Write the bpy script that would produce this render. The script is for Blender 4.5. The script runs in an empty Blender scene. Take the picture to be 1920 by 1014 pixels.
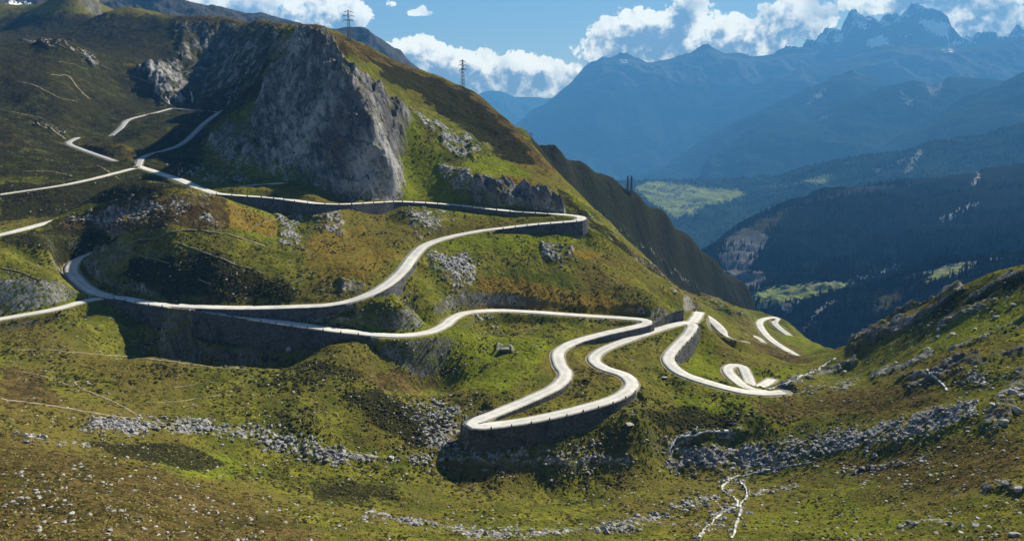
import bpy, math, random
import numpy as np
from math import radians

# ------------------------------------------------------------------ camera, sky, sun
S = bpy.context.scene
COL = S.collection
F, CU, CV, PITCH = 1507.0, 960.0, 507.0, radians(12.0)
CP, SP = math.cos(PITCH), math.sin(PITCH)
cam_d = bpy.data.cameras.new('camera')
cam = bpy.data.objects.new('camera', cam_d)
COL.objects.link(cam)
cam.location = (0, 0, 0)
cam.rotation_euler = (radians(90) - PITCH, 0, 0)
cam_d.sensor_width = 36.0
cam_d.lens = 36.0 * F / 1920.0
cam_d.clip_start = 0.5
cam_d.clip_end = 80000.0
S.camera = cam

SUN_AZ, SUN_EL = radians(47.0), radians(36.0)      # azimuth from +Y towards +X
SUNV = np.array([math.sin(SUN_AZ) * math.cos(SUN_EL), math.cos(SUN_AZ) * math.cos(SUN_EL), math.sin(SUN_EL)])
sun_d = bpy.data.lights.new('sun', 'SUN')
sun_d.energy = 5.0
sun_d.angle = radians(0.5)
sun_d.color = (1.0, 0.94, 0.83)
sun = bpy.data.objects.new('sun', sun_d)
COL.objects.link(sun)
sun.rotation_euler = (radians(90) - SUN_EL, 0, -SUN_AZ + math.pi)
sun.location = (0, 0, 500)

S.view_settings.view_transform = 'Standard'
S.view_settings.look = 'None'
S.view_settings.exposure = 1.05
S.view_settings.gamma = 1.0
S.render.engine = 'CYCLES'
S.cycles.max_bounces = 4
S.cycles.diffuse_bounces = 2
S.cycles.volume_bounces = 0
S.cycles.transparent_max_bounces = 4
S.cycles.use_denoising = True


class NT:
    """small helper to write node trees"""
    def __init__(self, tree):
        self.t = tree
        self.n = tree.nodes
        self.l = tree.links
    def node(self, typ, **kw):
        nd = self.n.new(typ)
        for k, v in kw.items():
            setattr(nd, k, v)
        return nd
    def put(self, sock, v):
        if hasattr(v, 'is_output'):
            self.l.new(v, sock)
        elif v is not None:
            sock.default_value = v
    def m(self, op, a, b=None, c=None, clamp=False):
        nd = self.node('ShaderNodeMath', operation=op, use_clamp=clamp)
        self.put(nd.inputs[0], a)
        if b is not None: self.put(nd.inputs[1], b)
        if c is not None: self.put(nd.inputs[2], c)
        return nd.outputs[0]
    def vm(self, op, a, b=None, s=None):
        nd = self.node('ShaderNodeVectorMath', operation=op)
        self.put(nd.inputs[0], a)
        if b is not None: self.put(nd.inputs[1], b)
        if s is not None: self.put(nd.inputs['Scale'], s)
        return nd.outputs[0]
    def comb(self, x, y, z):
        nd = self.node('ShaderNodeCombineXYZ')
        for i, v in enumerate((x, y, z)): self.put(nd.inputs[i], v)
        return nd.outputs[0]
    def sep(self, v):
        nd = self.node('ShaderNodeSeparateXYZ')
        self.put(nd.inputs[0], v)
        return nd.outputs
    def noise(self, vec, scale, detail=4, rough=0.55, lac=2.0, dist=0.0):
        nd = self.node('ShaderNodeTexNoise')
        self.put(nd.inputs['Vector'], vec)
        nd.inputs['Scale'].default_value = scale
        nd.inputs['Detail'].default_value = detail
        nd.inputs['Roughness'].default_value = rough
        nd.inputs['Lacunarity'].default_value = lac
        nd.inputs['Distortion'].default_value = dist
        return nd.outputs['Fac']
    def voro(self, vec, scale, feature='F1', out='Distance'):
        nd = self.node('ShaderNodeTexVoronoi', feature=feature)
        self.put(nd.inputs['Vector'], vec)
        nd.inputs['Scale'].default_value = scale
        return nd.outputs[out]
    def step(self, v, lo, hi):
        nd = self.node('ShaderNodeMapRange', interpolation_type='SMOOTHSTEP')
        self.put(nd.inputs[0], v)
        self.put(nd.inputs[1], lo); self.put(nd.inputs[2], hi)
        return nd.outputs[0]
    def mix(self, f, a, b):
        nd = self.node('ShaderNodeMix', data_type='RGBA')
        self.put(nd.inputs[0], f)
        self.put(nd.inputs[6], a if hasattr(a, 'is_output') else (*a, 1.0))
        self.put(nd.inputs[7], b if hasattr(b, 'is_output') else (*b, 1.0))
        return nd.outputs[2]
    def attr(self, name):
        return self.node('ShaderNodeAttribute', attribute_name=name).outputs['Fac']
    def bump(self, h, dist, strength=1.0):
        nd = self.node('ShaderNodeBump')
        nd.inputs['Strength'].default_value = strength
        nd.inputs['Distance'].default_value = dist
        self.put(nd.inputs['Height'], h)
        return nd.outputs[0]


W = bpy.data.worlds.new('World')
S.world = W
W.use_nodes = True
wt = NT(W.node_tree)
wt.n.clear()
sky = wt.node('ShaderNodeTexSky', sky_type='NISHITA')
sky.sun_disc = False
sky.sun_elevation = SUN_EL
sky.sun_rotation = SUN_AZ
sky.altitude = 2000
sky.air_density = 1.0
sky.dust_density = 0.4
sky.ozone_density = 2.0
bg = wt.node('ShaderNodeBackground')
wt.put(bg.inputs[0], sky.outputs[0])
bg.inputs[1].default_value = 0.05


def px_tan(u, v):
    """photo pixel -> (x/y, z/y) tangents of the world direction"""
    xv, yv = (u - CU) / F, -(v - CV) / F
    dy, dz = CP + yv * SP, -SP + yv * CP
    return xv / dy, dz / dy


# cloud banks, as soft ellipses on the sky: centre pixel, radii
CLOUDS = [(1235, 62, 120, 44), (1185, 95, 95, 34), (1290, 25, 48, 46), (1400, 72, 130, 40), (1500, 40, 66, 46),
          (1330, 95, 240, 26), (1120, 112, 40, 14),
          (780, 100, 80, 28), (860, 120, 100, 32), (960, 135, 90, 36), (1040, 140, 90, 26), (900, 165, 160, 26),
          (600, 20, 95, 46), (500, 8, 110, 34), (420, -6, 90, 24), (655, 25, 40, 34),
          (1830, 20, 80, 46), (1760, -12, 190, 32), (1900, 45, 70, 46), (1640, 0, 70, 26), (1850, 75, 90, 18),
          (735, 8, 9, 5), (782, 23, 20, 6), (792, 20, 8, 9)]
grp = bpy.data.node_groups.new('cloud_density', 'ShaderNodeTree')
grp.interface.new_socket('P', in_out='INPUT', socket_type='NodeSocketVector')
grp.interface.new_socket('D', in_out='OUTPUT', socket_type='NodeSocketFloat')
g = NT(grp)
gi = g.node('NodeGroupInput')
go = g.node('NodeGroupOutput')
P_ = gi.outputs[0]
gx, gy, gz = g.sep(P_)
acc = None
for (u, v, ru, rv) in CLOUDS:
    cx, cz = px_tan(u, v)
    rx, rz = ru / F, rv / F
    dx = g.m('MULTIPLY', g.m('SUBTRACT', gx, cx), 1 / rx)
    dz = g.m('MULTIPLY', g.m('SUBTRACT', gy, cz), 1 / rz)
    q = g.m('MULTIPLY_ADD', dx, dx, g.m('MULTIPLY', dz, dz))
    e = g.m('MULTIPLY', g.m('SUBTRACT', 1.0, q), min(1.0, rv / 20))
    acc = e if acc is None else g.m('SMOOTH_MAX', acc, e, 0.25)
acc = g.m('MAXIMUM', acc, -1.6)
n1 = g.m('ADD', g.m('MULTIPLY', g.noise(P_, 22, 8, 0.66), 0.62), g.m('MULTIPLY', g.noise(P_, 80, 7, 0.7), 0.38))
vd = g.voro(g.vm('ADD', P_, g.vm('SCALE', g.comb(g.noise(P_, 60, 3), g.noise(g.vm('ADD', P_, (3, 7, 1)), 60, 3), 0.0), s=0.02)), 42)
vd2 = g.voro(P_, 110)
d = g.m('MULTIPLY_ADD', g.m('SUBTRACT', n1, 0.5), 4.6, acc)
d = g.m('MULTIPLY_ADD', g.m('SUBTRACT', 0.45, vd), 0.7, d)
d = g.m('MULTIPLY_ADD', g.m('SUBTRACT', 0.45, vd2), 0.28, d)
g.put(go.inputs[0], d)

tc = wt.node('ShaderNodeTexCoord')
wx, wy, wz = wt.sep(tc.outputs['Generated'])
wys = wt.m('MAXIMUM', wy, 0.05)
pv = wt.comb(wt.m('DIVIDE', wx, wys), wt.m('DIVIDE', wz, wys), 0.0)


def dens(off):
    nd = wt.node('ShaderNodeGroup')
    nd.node_tree = grp
    wt.put(nd.inputs[0], wt.vm('ADD', pv, off))
    return nd.outputs[0]


d0 = dens((0, 0, 0))
d1 = dens((0.006, 0.007, 0))
d2 = dens((0.016, 0.02, 0))
front = wt.m('GREATER_THAN', wy, 0.06)
alpha = wt.m('MULTIPLY', wt.step(d0, -0.12, 0.06), front)
thick = wt.m('MULTIPLY_ADD', wt.m('MAXIMUM', d2, -0.3), 0.65, wt.m('MULTIPLY', wt.m('MAXIMUM', d1, -0.3), 0.45))
puff = wt.noise(wt.vm('ADD', pv, (0.004, 0.005, 0.3)), 46, 6, 0.62)
thick = wt.m('MULTIPLY_ADD', wt.m('SUBTRACT', puff, 0.5), 2.6, thick)
lit = wt.step(thick, 0.95, 0.0)
big = wt.noise(pv, 13, 3)
lit = wt.m('MULTIPLY', lit, wt.m('MULTIPLY_ADD', wt.step(big, 0.3, 0.5), 0.6, 0.4))
ccol = wt.mix(lit, (0.13, 0.155, 0.19), (1.0, 0.93, 0.83))
cbg = wt.node('ShaderNodeBackground')
wt.put(cbg.inputs[0], ccol)
cbg.inputs[1].default_value = 1.15
ms = wt.node('ShaderNodeMixShader')
wt.put(ms.inputs[0], alpha)
wt.l.new(bg.outputs[0], ms.inputs[1])
wt.l.new(cbg.outputs[0], ms.inputs[2])
wo = wt.node('ShaderNodeOutputWorld')
wt.l.new(ms.outputs[0], wo.inputs[0])

# ------------------------------------------------------------------ helpers
RNG = np.random.default_rng(7)
random.seed(7)


def slope(v):
    return px_tan(CU, v)[1]


def P(u, v, Y):
    """point that stands Y metres ahead in the direction of photo pixel (u, v)"""
    tx, tz = px_tan(u, v)
    return (tx * Y, Y, tz * Y)


def PZ(u, v, z):
    return P(u, v, z / slope(v))


def project(x, y, z):
    dep = y * CP - z * SP
    up = y * SP + z * CP
    dep = np.where(np.abs(dep) < 1e-3, 1e-3, dep)
    return CU + F * x / dep, CV - F * up / dep


_perm = np.random.default_rng(11).permutation(256)
_perm = np.concatenate([_perm, _perm]).astype(np.int32)
_ang = np.random.default_rng(12).uniform(0, 2 * np.pi, 256)
_gx, _gy = np.cos(_ang).astype(np.float32), np.sin(_ang).astype(np.float32)


def perlin(x, y, seed=0):
    x = np.asarray(x, np.float32); y = np.asarray(y, np.float32)
    xi = np.floor(x); yi = np.floor(y)
    fx, fy = x - xi, y - yi
    xi = (xi.astype(np.int32) + seed * 37) & 255
    yi = (yi.astype(np.int32) + seed * 91) & 255
    u = fx * fx * fx * (fx * (fx * 6 - 15) + 10)
    v = fy * fy * fy * (fy * (fy * 6 - 15) + 10)
    x1 = (xi + 1) & 255; y1 = (yi + 1) & 255
    a = _perm[_perm[xi] + yi]; b = _perm[_perm[x1] + yi]
    c = _perm[_perm[xi] + y1]; e = _perm[_perm[x1] + y1]
    n00 = _gx[a] * fx + _gy[a] * fy
    n10 = _gx[b] * (fx - 1) + _gy[b] * fy
    n01 = _gx[c] * fx + _gy[c] * (fy - 1)
    n11 = _gx[e] * (fx - 1) + _gy[e] * (fy - 1)
    return (n00 + u * (n10 - n00)) * (1 - v) + (n01 + u * (n11 - n01)) * v


def fbm(x, y, lam, octs, gain=0.5, seed=0, ridged=False):
    s = np.zeros(np.shape(x), np.float32)
    a = 1.0
    for k in range(octs):
        n = perlin(x / lam, y / lam, seed + k)
        if ridged: n = 0.5 - np.abs(n) * 1.6
        s += a * n
        a *= gain
        lam *= 0.5
    return s


def sstep(v, lo, hi):
    t = np.clip((v - lo) / (hi - lo), 0, 1)
    return t * t * (3 - 2 * t)


def cr_resample(pts, step):
    """Catmull-Rom through the points (any number of columns, xyz first), even spacing"""
    p = np.asarray(pts, float)
    q = np.vstack([2 * p[0] - p[1], p, 2 * p[-1] - p[-2]])
    out = []
    for i in range(1, len(q) - 2):
        L = np.linalg.norm(q[i + 1, :2] - q[i, :2])
        n = max(2, int(L / step * 3))
        t = np.linspace(0, 1, n, endpoint=False)[:, None]
        p0, p1, p2, p3 = q[i - 1], q[i], q[i + 1], q[i + 2]
        # centripetal-like damping: limit tangents on uneven spacing
        t1 = (p2 - p0) * (L / (L + np.linalg.norm(p1[:2] - p0[:2]) + 1e-6))
        t2 = (p3 - p1) * (L / (L + np.linalg.norm(p3[:2] - p2[:2]) + 1e-6))
        h = 2 * t ** 3 - 3 * t ** 2 + 1
        out.append(h * p1 + (t ** 3 - 2 * t ** 2 + t) * t1 + (1 - h) * p2 + (t ** 3 - t ** 2) * t2)
    out.append(q[-2][None])
    c = np.vstack(out)
    s = np.concatenate([[0], np.cumsum(np.linalg.norm(np.diff(c[:, :2], axis=0), axis=1))])
    n = max(2, int(s[-1] / step) + 1)
    ss = np.linspace(0, s[-1], n)
    return np.stack([np.interp(ss, s, c[:, k]) for k in range(c.shape[1])], 1)


def mesh_np(name, verts, quads, mat=None, attrs=None, smooth=True, parent=None):
    me = bpy.data.meshes.new(name)
    verts = np.asarray(verts, np.float32)
    quads = np.asarray(quads, np.int32)
    k = quads.shape[1]
    me.vertices.add(len(verts))
    me.vertices.foreach_set('co', verts.ravel())
    me.loops.add(quads.size)
    me.loops.foreach_set('vertex_index', quads.ravel())
    me.polygons.add(len(quads))
    me.polygons.foreach_set('loop_start', np.arange(0, quads.size, k, dtype=np.int32))
    me.polygons.foreach_set('use_smooth', np.full(len(quads), smooth))
    me.update(calc_edges=True)
    for an, av in (attrs or {}).items():
        at = me.attributes.new(an, 'FLOAT', 'POINT')
        at.data.foreach_set('value', np.asarray(av, np.float32).ravel())
    if mat is not None: me.materials.append(mat)
    o = bpy.data.objects.new(name, me)
    COL.objects.link(o)
    if parent is not None: o.parent = parent
    return o


def grid_quads(nr, nc):
    i = np.arange(nr - 1)[:, None] * nc + np.arange(nc - 1)[None]
    return np.stack([i, i + 1, i + 1 + nc, i + nc], -1).reshape(-1, 4)


def tag(o, label=None, cat=None, group=None, kind=None):
    if label: o['label'] = label
    if cat: o['category'] = cat
    if group: o['group'] = group
    if kind: o['kind'] = kind
    return o


def poly_sdf(u, v, poly):
    """signed pixel distance to a polygon, positive inside"""
    d2 = np.full(u.shape, 1e12)
    ins = np.zeros(u.shape, bool)
    n = len(poly)
    for i in range(n):
        ax, ay = poly[i]; bx, by = poly[(i + 1) % n]
        ex, ey = bx - ax, by - ay
        wx_, wy_ = u - ax, v - ay
        t = np.clip((wx_ * ex + wy_ * ey) / (ex * ex + ey * ey + 1e-9), 0, 1)
        d2 = np.minimum(d2, (wx_ - ex * t) ** 2 + (wy_ - ey * t) ** 2)
        c = ((ay > v) != (by > v)) & (u < ex * (v - ay) / (ey + 1e-12) + ax)
        ins ^= c
    dd = np.sqrt(d2)
    return np.where(ins, dd, -dd)


def line_sdf(u, v, pts, w):
    d2 = np.full(u.shape, 1e12)
    for (ax, ay), (bx, by) in zip(pts[:-1], pts[1:]):
        ex, ey = bx - ax, by - ay
        wx_, wy_ = u - ax, v - ay
        t = np.clip((wx_ * ex + wy_ * ey) / (ex * ex + ey * ey + 1e-9), 0, 1)
        d2 = np.minimum(d2, (wx_ - ex * t) ** 2 + (wy_ - ey * t) ** 2)
    return w - np.sqrt(d2)


def paint(zones, x, y, z, names):
    """ground-cover masks (where rock, heath, grass grow) surveyed from the photograph onto the terrain"""
    u, v = project(x, y, z)
    wob = fbm(x, y, 14, 3, seed=40) * 16
    wob2 = fbm(x, y, 14, 3, seed=50) * 10
    u2, v2 = u + wob, v + wob2
    A = {n: np.zeros(x.shape, np.float32) for n in names}
    for zn in zones:
        kind, pts, soft = zn[0], zn[1], zn[2]
        st = zn[3] if len(zn) > 3 else 1.0
        y0, y1 = zn[4] if len(zn) > 4 else (0, 1e9)
        wid = zn[5] if len(zn) > 5 else None
        p = np.array(pts, float)
        pad = soft + (wid or 0) + 2
        m = (u2 > p[:, 0].min() - pad) & (u2 < p[:, 0].max() + pad) & (v2 > p[:, 1].min() - pad) & (v2 < p[:, 1].max() + pad) & (y > y0) & (y < y1)
        if not m.any(): continue
        sd = line_sdf(u2[m], v2[m], pts, wid) if wid else poly_sdf(u2[m], v2[m], pts)
        w = sstep(sd, -soft, soft) * st
        A[kind][m] = np.maximum(A[kind][m], w)
    return A


# ------------------------------------------------------------------ roads (surveyed centre lines)
# (u, v, z, wall on the left, wall on the right): walls in metres below the road edge
def rz(*nodes):
    out = []
    for nd in nodes:
        u, v, z = nd[:3]
        L, R = (nd[3], nd[4]) if len(nd) > 3 else (0, 0)
        out.append((*PZ(u, v, z), L, R))
    return out


def ry(*nodes):
    return [(*P(u, v, Y), 0, 0) for (u, v, Y) in nodes]


ROADS = [
    # upper road, right hairpin, then down to the junction
    (rz((258, 312, -46.5), (330, 335, -49.5), (400, 362, -52), (440, 366, -53, 0, 3), (520, 372, -55.5, 0, 7), (590, 381, -57.5, 0, 5), (640, 383, -59, 0, 2.5),
        (700, 380, -60, 0, 6.5), (750, 378, -61, 0, 2), (850, 384, -63.5, 0, 2.2), (950, 395, -66.3, 0, 2.2), (1050, 402, -69, 0, 0.4), (1084, 406, -70, 4, 0), (1090, 410, -70.4, 5.8, 0),
        (1080, 414, -70.8, 5.8, 0), (1060, 416, -71.2, 5.5, 0), (1000, 421, -72.2, 4.2, 0), (940, 428, -73.3, 2, 0), (900, 433, -74, 0, 0), (840, 445, -75.5), (797, 460, -77.2), (775, 480, -79.5),
        (752, 510, -82, 2, 0), (715, 540, -84.5, 3, 0), (670, 560, -87, 0, 0), (620, 571, -88.7, 3.6, 0), (550, 575, -90.2, 4, 0), (470, 577, -91.2, 2, 0),
        (400, 576, -91.7), (330, 573, -92.0)), 3.3),
    # lower road from the left edge through the junction to the bottom
    (rz((-120, 622, -95.5), (0, 598, -94), (100, 580, -93), (160, 564, -92.2), (210, 557, -91.8, 0, 1.5), (280, 568, -92.3, 0, 8), (390, 583, -93.4, 0, 11), (500, 600, -95, 0, 11),
        (590, 613, -96.2, 0, 8), (640, 620, -97, 0, 3), (740, 629, -99), (800, 623, -100.5), (832, 610, -101.8), (848, 597, -103), (875, 586, -104.5), (930, 582, -106), (1000, 585, -108),
        (1100, 592, -110.5), (1180, 597, -112.3), (1207, 600, -113.1, 0.5, 0), (1214, 604, -113.5, 3, 0), (1205, 609, -113.8, 3.2, 0), (1180, 615, -114, 3.4, 0), (1130, 626, -114.2, 3, 0), (1075, 642, -114.4, 1, 0), (1047, 660, -114.6), (1050, 685, -115), (1060, 700, -115.2),
        (1045, 722, -115.4, 1.6, 0), (1000, 745, -115.6, 1.8, 0), (930, 774, -115.9, 1, 1), (890, 790, -116.1, 0.2, 5), (884, 795, -116.2, 0.2, 6.5), (893, 799, -116.3, 0.2, 7.5), (925, 797, -116.4, 0, 7.5), (1000, 786, -116.5, 0, 7.5),
        (1100, 763, -116.6, 0, 5.5), (1160, 743, -116.7, 0, 2), (1184, 722, -116.7), (1170, 703, -116.8), (1130, 689, -116.8), (1113, 673, -116.8), (1130, 656, -116.9), (1180, 636, -117),
        (1240, 616, -117.4), (1283, 605, -118.2), (1296, 607, -118.5, 0, 0), (1298, 614, -119, 4, 0), (1285, 632, -119.6, 8, 0), (1262, 656, -120.3, 6, 0), (1253, 675, -121, 1, 0), (1275, 698, -122), (1330, 718, -123.2), (1390, 733, -124.5),
        (1440, 737, -125.5), (1470, 735, -126.1)), 3.1),
    # the loop and the lanes below it
    (rz((1440, 736, -126), (1405, 729, -127), (1378, 711, -128), (1364, 693, -128.8), (1374, 685, -129.3), (1390, 687, -129.6), (1401, 706, -130.3), (1412, 727, -131), (1430, 722, -131.8), (1447, 711, -132.8)), 2.8),
    (rz((1297, 605, -118.4), (1306, 594, -121), (1313, 585, -124.3), (1325, 593, -127.6), (1343, 609, -131), (1362, 628, -134.4), (1376, 636, -137.5), (1394, 641, -142.5)), 3.2),
    (rz((1372, 616, -186), (1388, 622, -188.5), (1402, 632, -191), (1416, 645, -194)), 2.6),
    (rz((1402, 628, -196), (1418, 632, -197), (1432, 642, -199)), 2.5),
    (rz((1495, 668, -203.5), (1450, 640, -203), (1430, 620, -203.2), (1424, 604, -204.2), (1436, 597, -205.4), (1456, 596, -206.6), (1452, 605, -208.3), (1462, 616, -210.5), (1480, 629, -213.5)), 3.4),
    (rz((1486, 662, -201), (1500, 672, -202.5)), 3.0),
    # left-hand roads
    (rz((-120, 462, -69), (0, 440, -67), (60, 425, -66), (118, 410, -65.2), (150, 404, -64.8)), 3.2),
    (rz((205, 556, -91.6), (172, 545, -89.8), (143, 522, -86), (133, 501, -82.5), (146, 486, -79.6), (180, 472, -76.6), (240, 453, -73)), 3.4),
    (ry((322, 203, 870), (285, 213, 820), (240, 225, 770), (226, 240, 740), (205, 257, 720)), 2.2),
    (ry((145, 258, 680), (128, 268, 655), (150, 279, 630), (215, 302, 585)), 2.2),
    (ry((258, 312, 563), (272, 293, 620), (340, 270, 700), (385, 230, 765), (412, 211, 800), (456, 191, 850)), 2.2),
    (ry((322, 203, 870), (360, 206, 855), (412, 211, 804)), 2.2),
    (ry((0, 365, 470), (130, 345, 500), (250, 316, 556)), 2.6),
    (ry((415, 352, 480), (470, 348, 490), (530, 343, 505)), 3.0),
]
ROADS = [(cr_resample(n, 2.5), hw) for n, hw in ROADS]


def road_frames(c):
    t = np.gradient(c[:, :2], axis=0)
    t /= np.linalg.norm(t, axis=1)[:, None] + 1e-9
    left = np.stack([-t[:, 1], t[:, 0]], 1)
    return t, left


# ------------------------------------------------------------------ near terrain: control heights
CTRL = []
for lst in [
    # foreground, bottom of the frame and below it
    [(0, 1014, 122), (240, 1014, 132), (480, 1014, 148), (700, 1014, 168), (960, 1014, 182), (1200, 1014, 190), (1440, 1014, 180), (1700, 1014, 155), (1920, 1014, 132), (2200, 1014, 115), (-300, 1014, 112)],
    [(0, 910, 155), (200, 930, 158), (400, 905, 200), (560, 935, 208), (700, 950, 222), (960, 945, 236), (1180, 930, 250), (1300, 905, 266), (1500, 905, 258), (1700, 940, 200), (1920, 900, 172), (2200, 880, 155), (-300, 910, 140)],
    [(0, 822, 192), (120, 835, 200), (260, 850, 215), (-300, 810, 175), (1700, 850, 238), (1920, 800, 216), (2200, 780, 190), (1800, 780, 238), (1800, 880, 200)],
    [(0, 742, 240), (150, 765, 246), (300, 790, 252), (420, 806, 256), (550, 840, 258), (650, 853, 258), (780, 862, 262), (880, 866, 268), (1000, 872, 273), (1130, 865, 282), (1250, 850, 292), (-300, 720, 215)],
    [(0, 655, 300), (150, 662, 308), (300, 675, 312), (450, 690, 308), (-300, 660, 265), (150, 605, 335), (0, 620, 322)],
    [(300, 728, 282), (500, 745, 283), (640, 700, 302), (640, 800, 273), (800, 700, 331), (740, 765, 288), (700, 650, 325), (830, 782, 290), (940, 690, 335), (1000, 640, 365), (900, 640, 357), (860, 735, 308), (550, 780, 270)],
    [(1300, 822, 298), (1400, 852, 292), (1550, 832, 276), (1650, 812, 262), (1400, 800, 302), (1270, 770, 312), (1480, 790, 303), (1550, 762, 312), (1650, 740, 300), (1480, 745, 325), (1300, 740, 330), (1200, 780, 296), (1240, 722, 340), (1400, 755, 318)],
    # right hillside
    [(1920, 500, 350), (1840, 525, 365), (1760, 562, 385), (1690, 597, 405), (1640, 621, 430), (1590, 647, 490), (2200, 440, 330)],
    [(1920, 620, 300), (1920, 720, 252), (2200, 620, 270), (2200, 720, 220), (1700, 680, 332), (1700, 760, 275), (1800, 640, 315), (1800, 700, 278), (1600, 690, 385), (1580, 720, 350), (1850, 570, 340)],
    # main lit slope between the bends
    [(1000, 520, 424), (1200, 562, 420), (1000, 455, 455), (900, 480, 432), (870, 540, 402), (1100, 540, 428), (1100, 470, 460), (1150, 485, 465), (1080, 440, 474), (760, 590, 362), (1240, 576, 420), (1275, 588, 436), (1180, 520, 448)],
    [(1130, 432, 498), (1175, 465, 493), (1220, 503, 486), (1265, 540, 476), (1306, 572, 470)],
    [(1020, 650, 358), (1170, 665, 366), (1090, 690, 338), (1200, 690, 346), (1230, 650, 380), (1100, 715, 322), (1060, 745, 305)],
    # slope above the right hairpin, near spur
    [(1000, 372, 500), (1060, 382, 503), (950, 345, 516), (880, 335, 512), (960, 235, 655), (1000, 272, 620), (1030, 310, 580), (1062, 350, 545), (1090, 390, 512)],
    [(870, 300, 545), (920, 255, 600), (940, 300, 560), (800, 265, 556), (850, 222, 615), (740, 182, 612), (800, 150, 685), (1000, 330, 545)],
    # skyline ridge
    [(560, 53, 720), (600, 60, 712), (655, 78, 720), (700, 92, 725), (760, 122, 722), (815, 140, 722), (870, 165, 720), (920, 197, 695)],
    # cliff and buttress
    [(560, 358, 498), (620, 366, 490), (680, 368, 489), (730, 366, 490), (695, 300, 494), (750, 330, 514), (742, 275, 538), (690, 222, 520), (640, 130, 560), (655, 180, 530), (600, 85, 615), (640, 300, 505), (590, 300, 520), (540, 290, 540), (600, 200, 560), (550, 200, 610), (570, 130, 640)],
    # dark face, bowl and plateau edge
    [(530, 355, 506), (470, 350, 512), (450, 300, 570), (490, 240, 640), (400, 320, 545), (300, 292, 618), (400, 226, 770), (460, 192, 850), (400, 165, 980), (410, 110, 1100), (370, 140, 1050), (350, 190, 930)],
    [(540, 50, 860), (520, 46, 980), (500, 42, 1060), (480, 40, 1110), (430, 36, 1180), (380, 33, 1200), (300, 26, 1280), (230, 16, 1260), (250, 60, 1180), (180, 30, 1400), (330, 100, 1080), (390, 130, 1075)],
    # upper left
    [(110, 80, 900), (60, 98, 880), (0, 105, 850), (-200, 110, 800), (0, 200, 740), (100, 150, 800), (100, 200, 740), (200, 150, 900), (200, 210, 800), (300, 130, 960), (330, 165, 930), (250, 180, 900), (0, 35, 1700), (100, 32, 1600), (-200, 40, 1500), (0, 62, 1350), (100, 60, 1300), (170, 80, 1150)],
    [(280, 250, 700), (330, 240, 725), (0, 260, 620), (60, 280, 590), (0, 320, 530), (-200, 300, 560), (150, 320, 545), (210, 275, 625), (90, 245, 680)],
    # mound and knoll
    [(220, 372, 432), (300, 358, 430), (370, 357, 432), (150, 398, 425), (420, 378, 425), (300, 425, 396), (380, 425, 396), (430, 410, 412), (470, 425, 420), (500, 400, 445), (540, 430, 436), (60, 440, 408), (100, 450, 400), (200, 430, 404)],
    [(200, 355, 510), (100, 385, 470), (0, 400, 450), (300, 345, 530), (-200, 380, 450)],
    [(350, 437, 390), (300, 455, 386), (240, 480, 389), (450, 500, 376), (300, 535, 370), (400, 540, 362), (520, 455, 408), (600, 520, 372), (560, 550, 357), (600, 430, 432), (650, 480, 402), (700, 430, 442), (740, 450, 430), (800, 410, 462), (660, 410, 452), (680, 510, 375), (500, 560, 353)],
    [(0, 470, 362), (0, 455, 384), (-120, 475, 372), (60, 447, 388), (0, 530, 348), (100, 525, 362), (60, 490, 375), (-200, 520, 330), (100, 470, 388)],
    # below the last bends, lanes hill
    [(1312, 652, 403), (1400, 650, 480), (1340, 634, 446), (1420, 662, 505), (1500, 682, 485), (1420, 700, 372), (1480, 702, 378), (1540, 682, 440), (1345, 700, 360), (1430, 680, 410), (1385, 705, 360), (1320, 690, 370), (1470, 722, 348)],
    [(1340, 590, 640), (1390, 585, 720), (1425, 586, 770), (1470, 603, 760), (1510, 632, 725), (1545, 650, 680), (1568, 660, 640), (1520, 660, 655)],
]:
    CTRL += [P(*a) for a in lst]
# far dark spur behind the near ridge
CTRL += [P(*a) for a in [(975, 246, 860), (1000, 262, 890), (1050, 287, 940), (1100, 311, 985), (1150, 340, 1020), (1200, 371, 1050), (1250, 405, 1090), (1300, 452, 1130), (1340, 490, 1160), (1380, 530, 1180), (1415, 572, 1190),
                         (1100, 390, 945), (1150, 430, 965), (1200, 470, 998), (1250, 515, 1034), (1300, 555, 1074), (1350, 580, 1118), (1050, 330, 915)]]
CTRL += [P(*a) for a in [(560, 66, 840), (525, 58, 1080), (490, 52, 1200), (440, 47, 1290), (600, 74, 810), (310, 36, 1400), (655, 98, 820), (570, 80, 930), (540, 70, 1080), (620, 90, 960), (500, 66, 1280), (590, 90, 1120), (230, 30, 1400), (390, 50, 1400)]]
CTRL += [P(*a) for a in [(1050, 300, 985), (1100, 325, 1032), (1150, 356, 1068), (1200, 388, 1098), (1250, 424, 1138), (1300, 470, 1178), (1340, 508, 1208), (1380, 546, 1228), (1000, 275, 935),
                         (1080, 345, 1120), (1150, 385, 1160), (1220, 425, 1190), (1290, 480, 1250)]]
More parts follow.
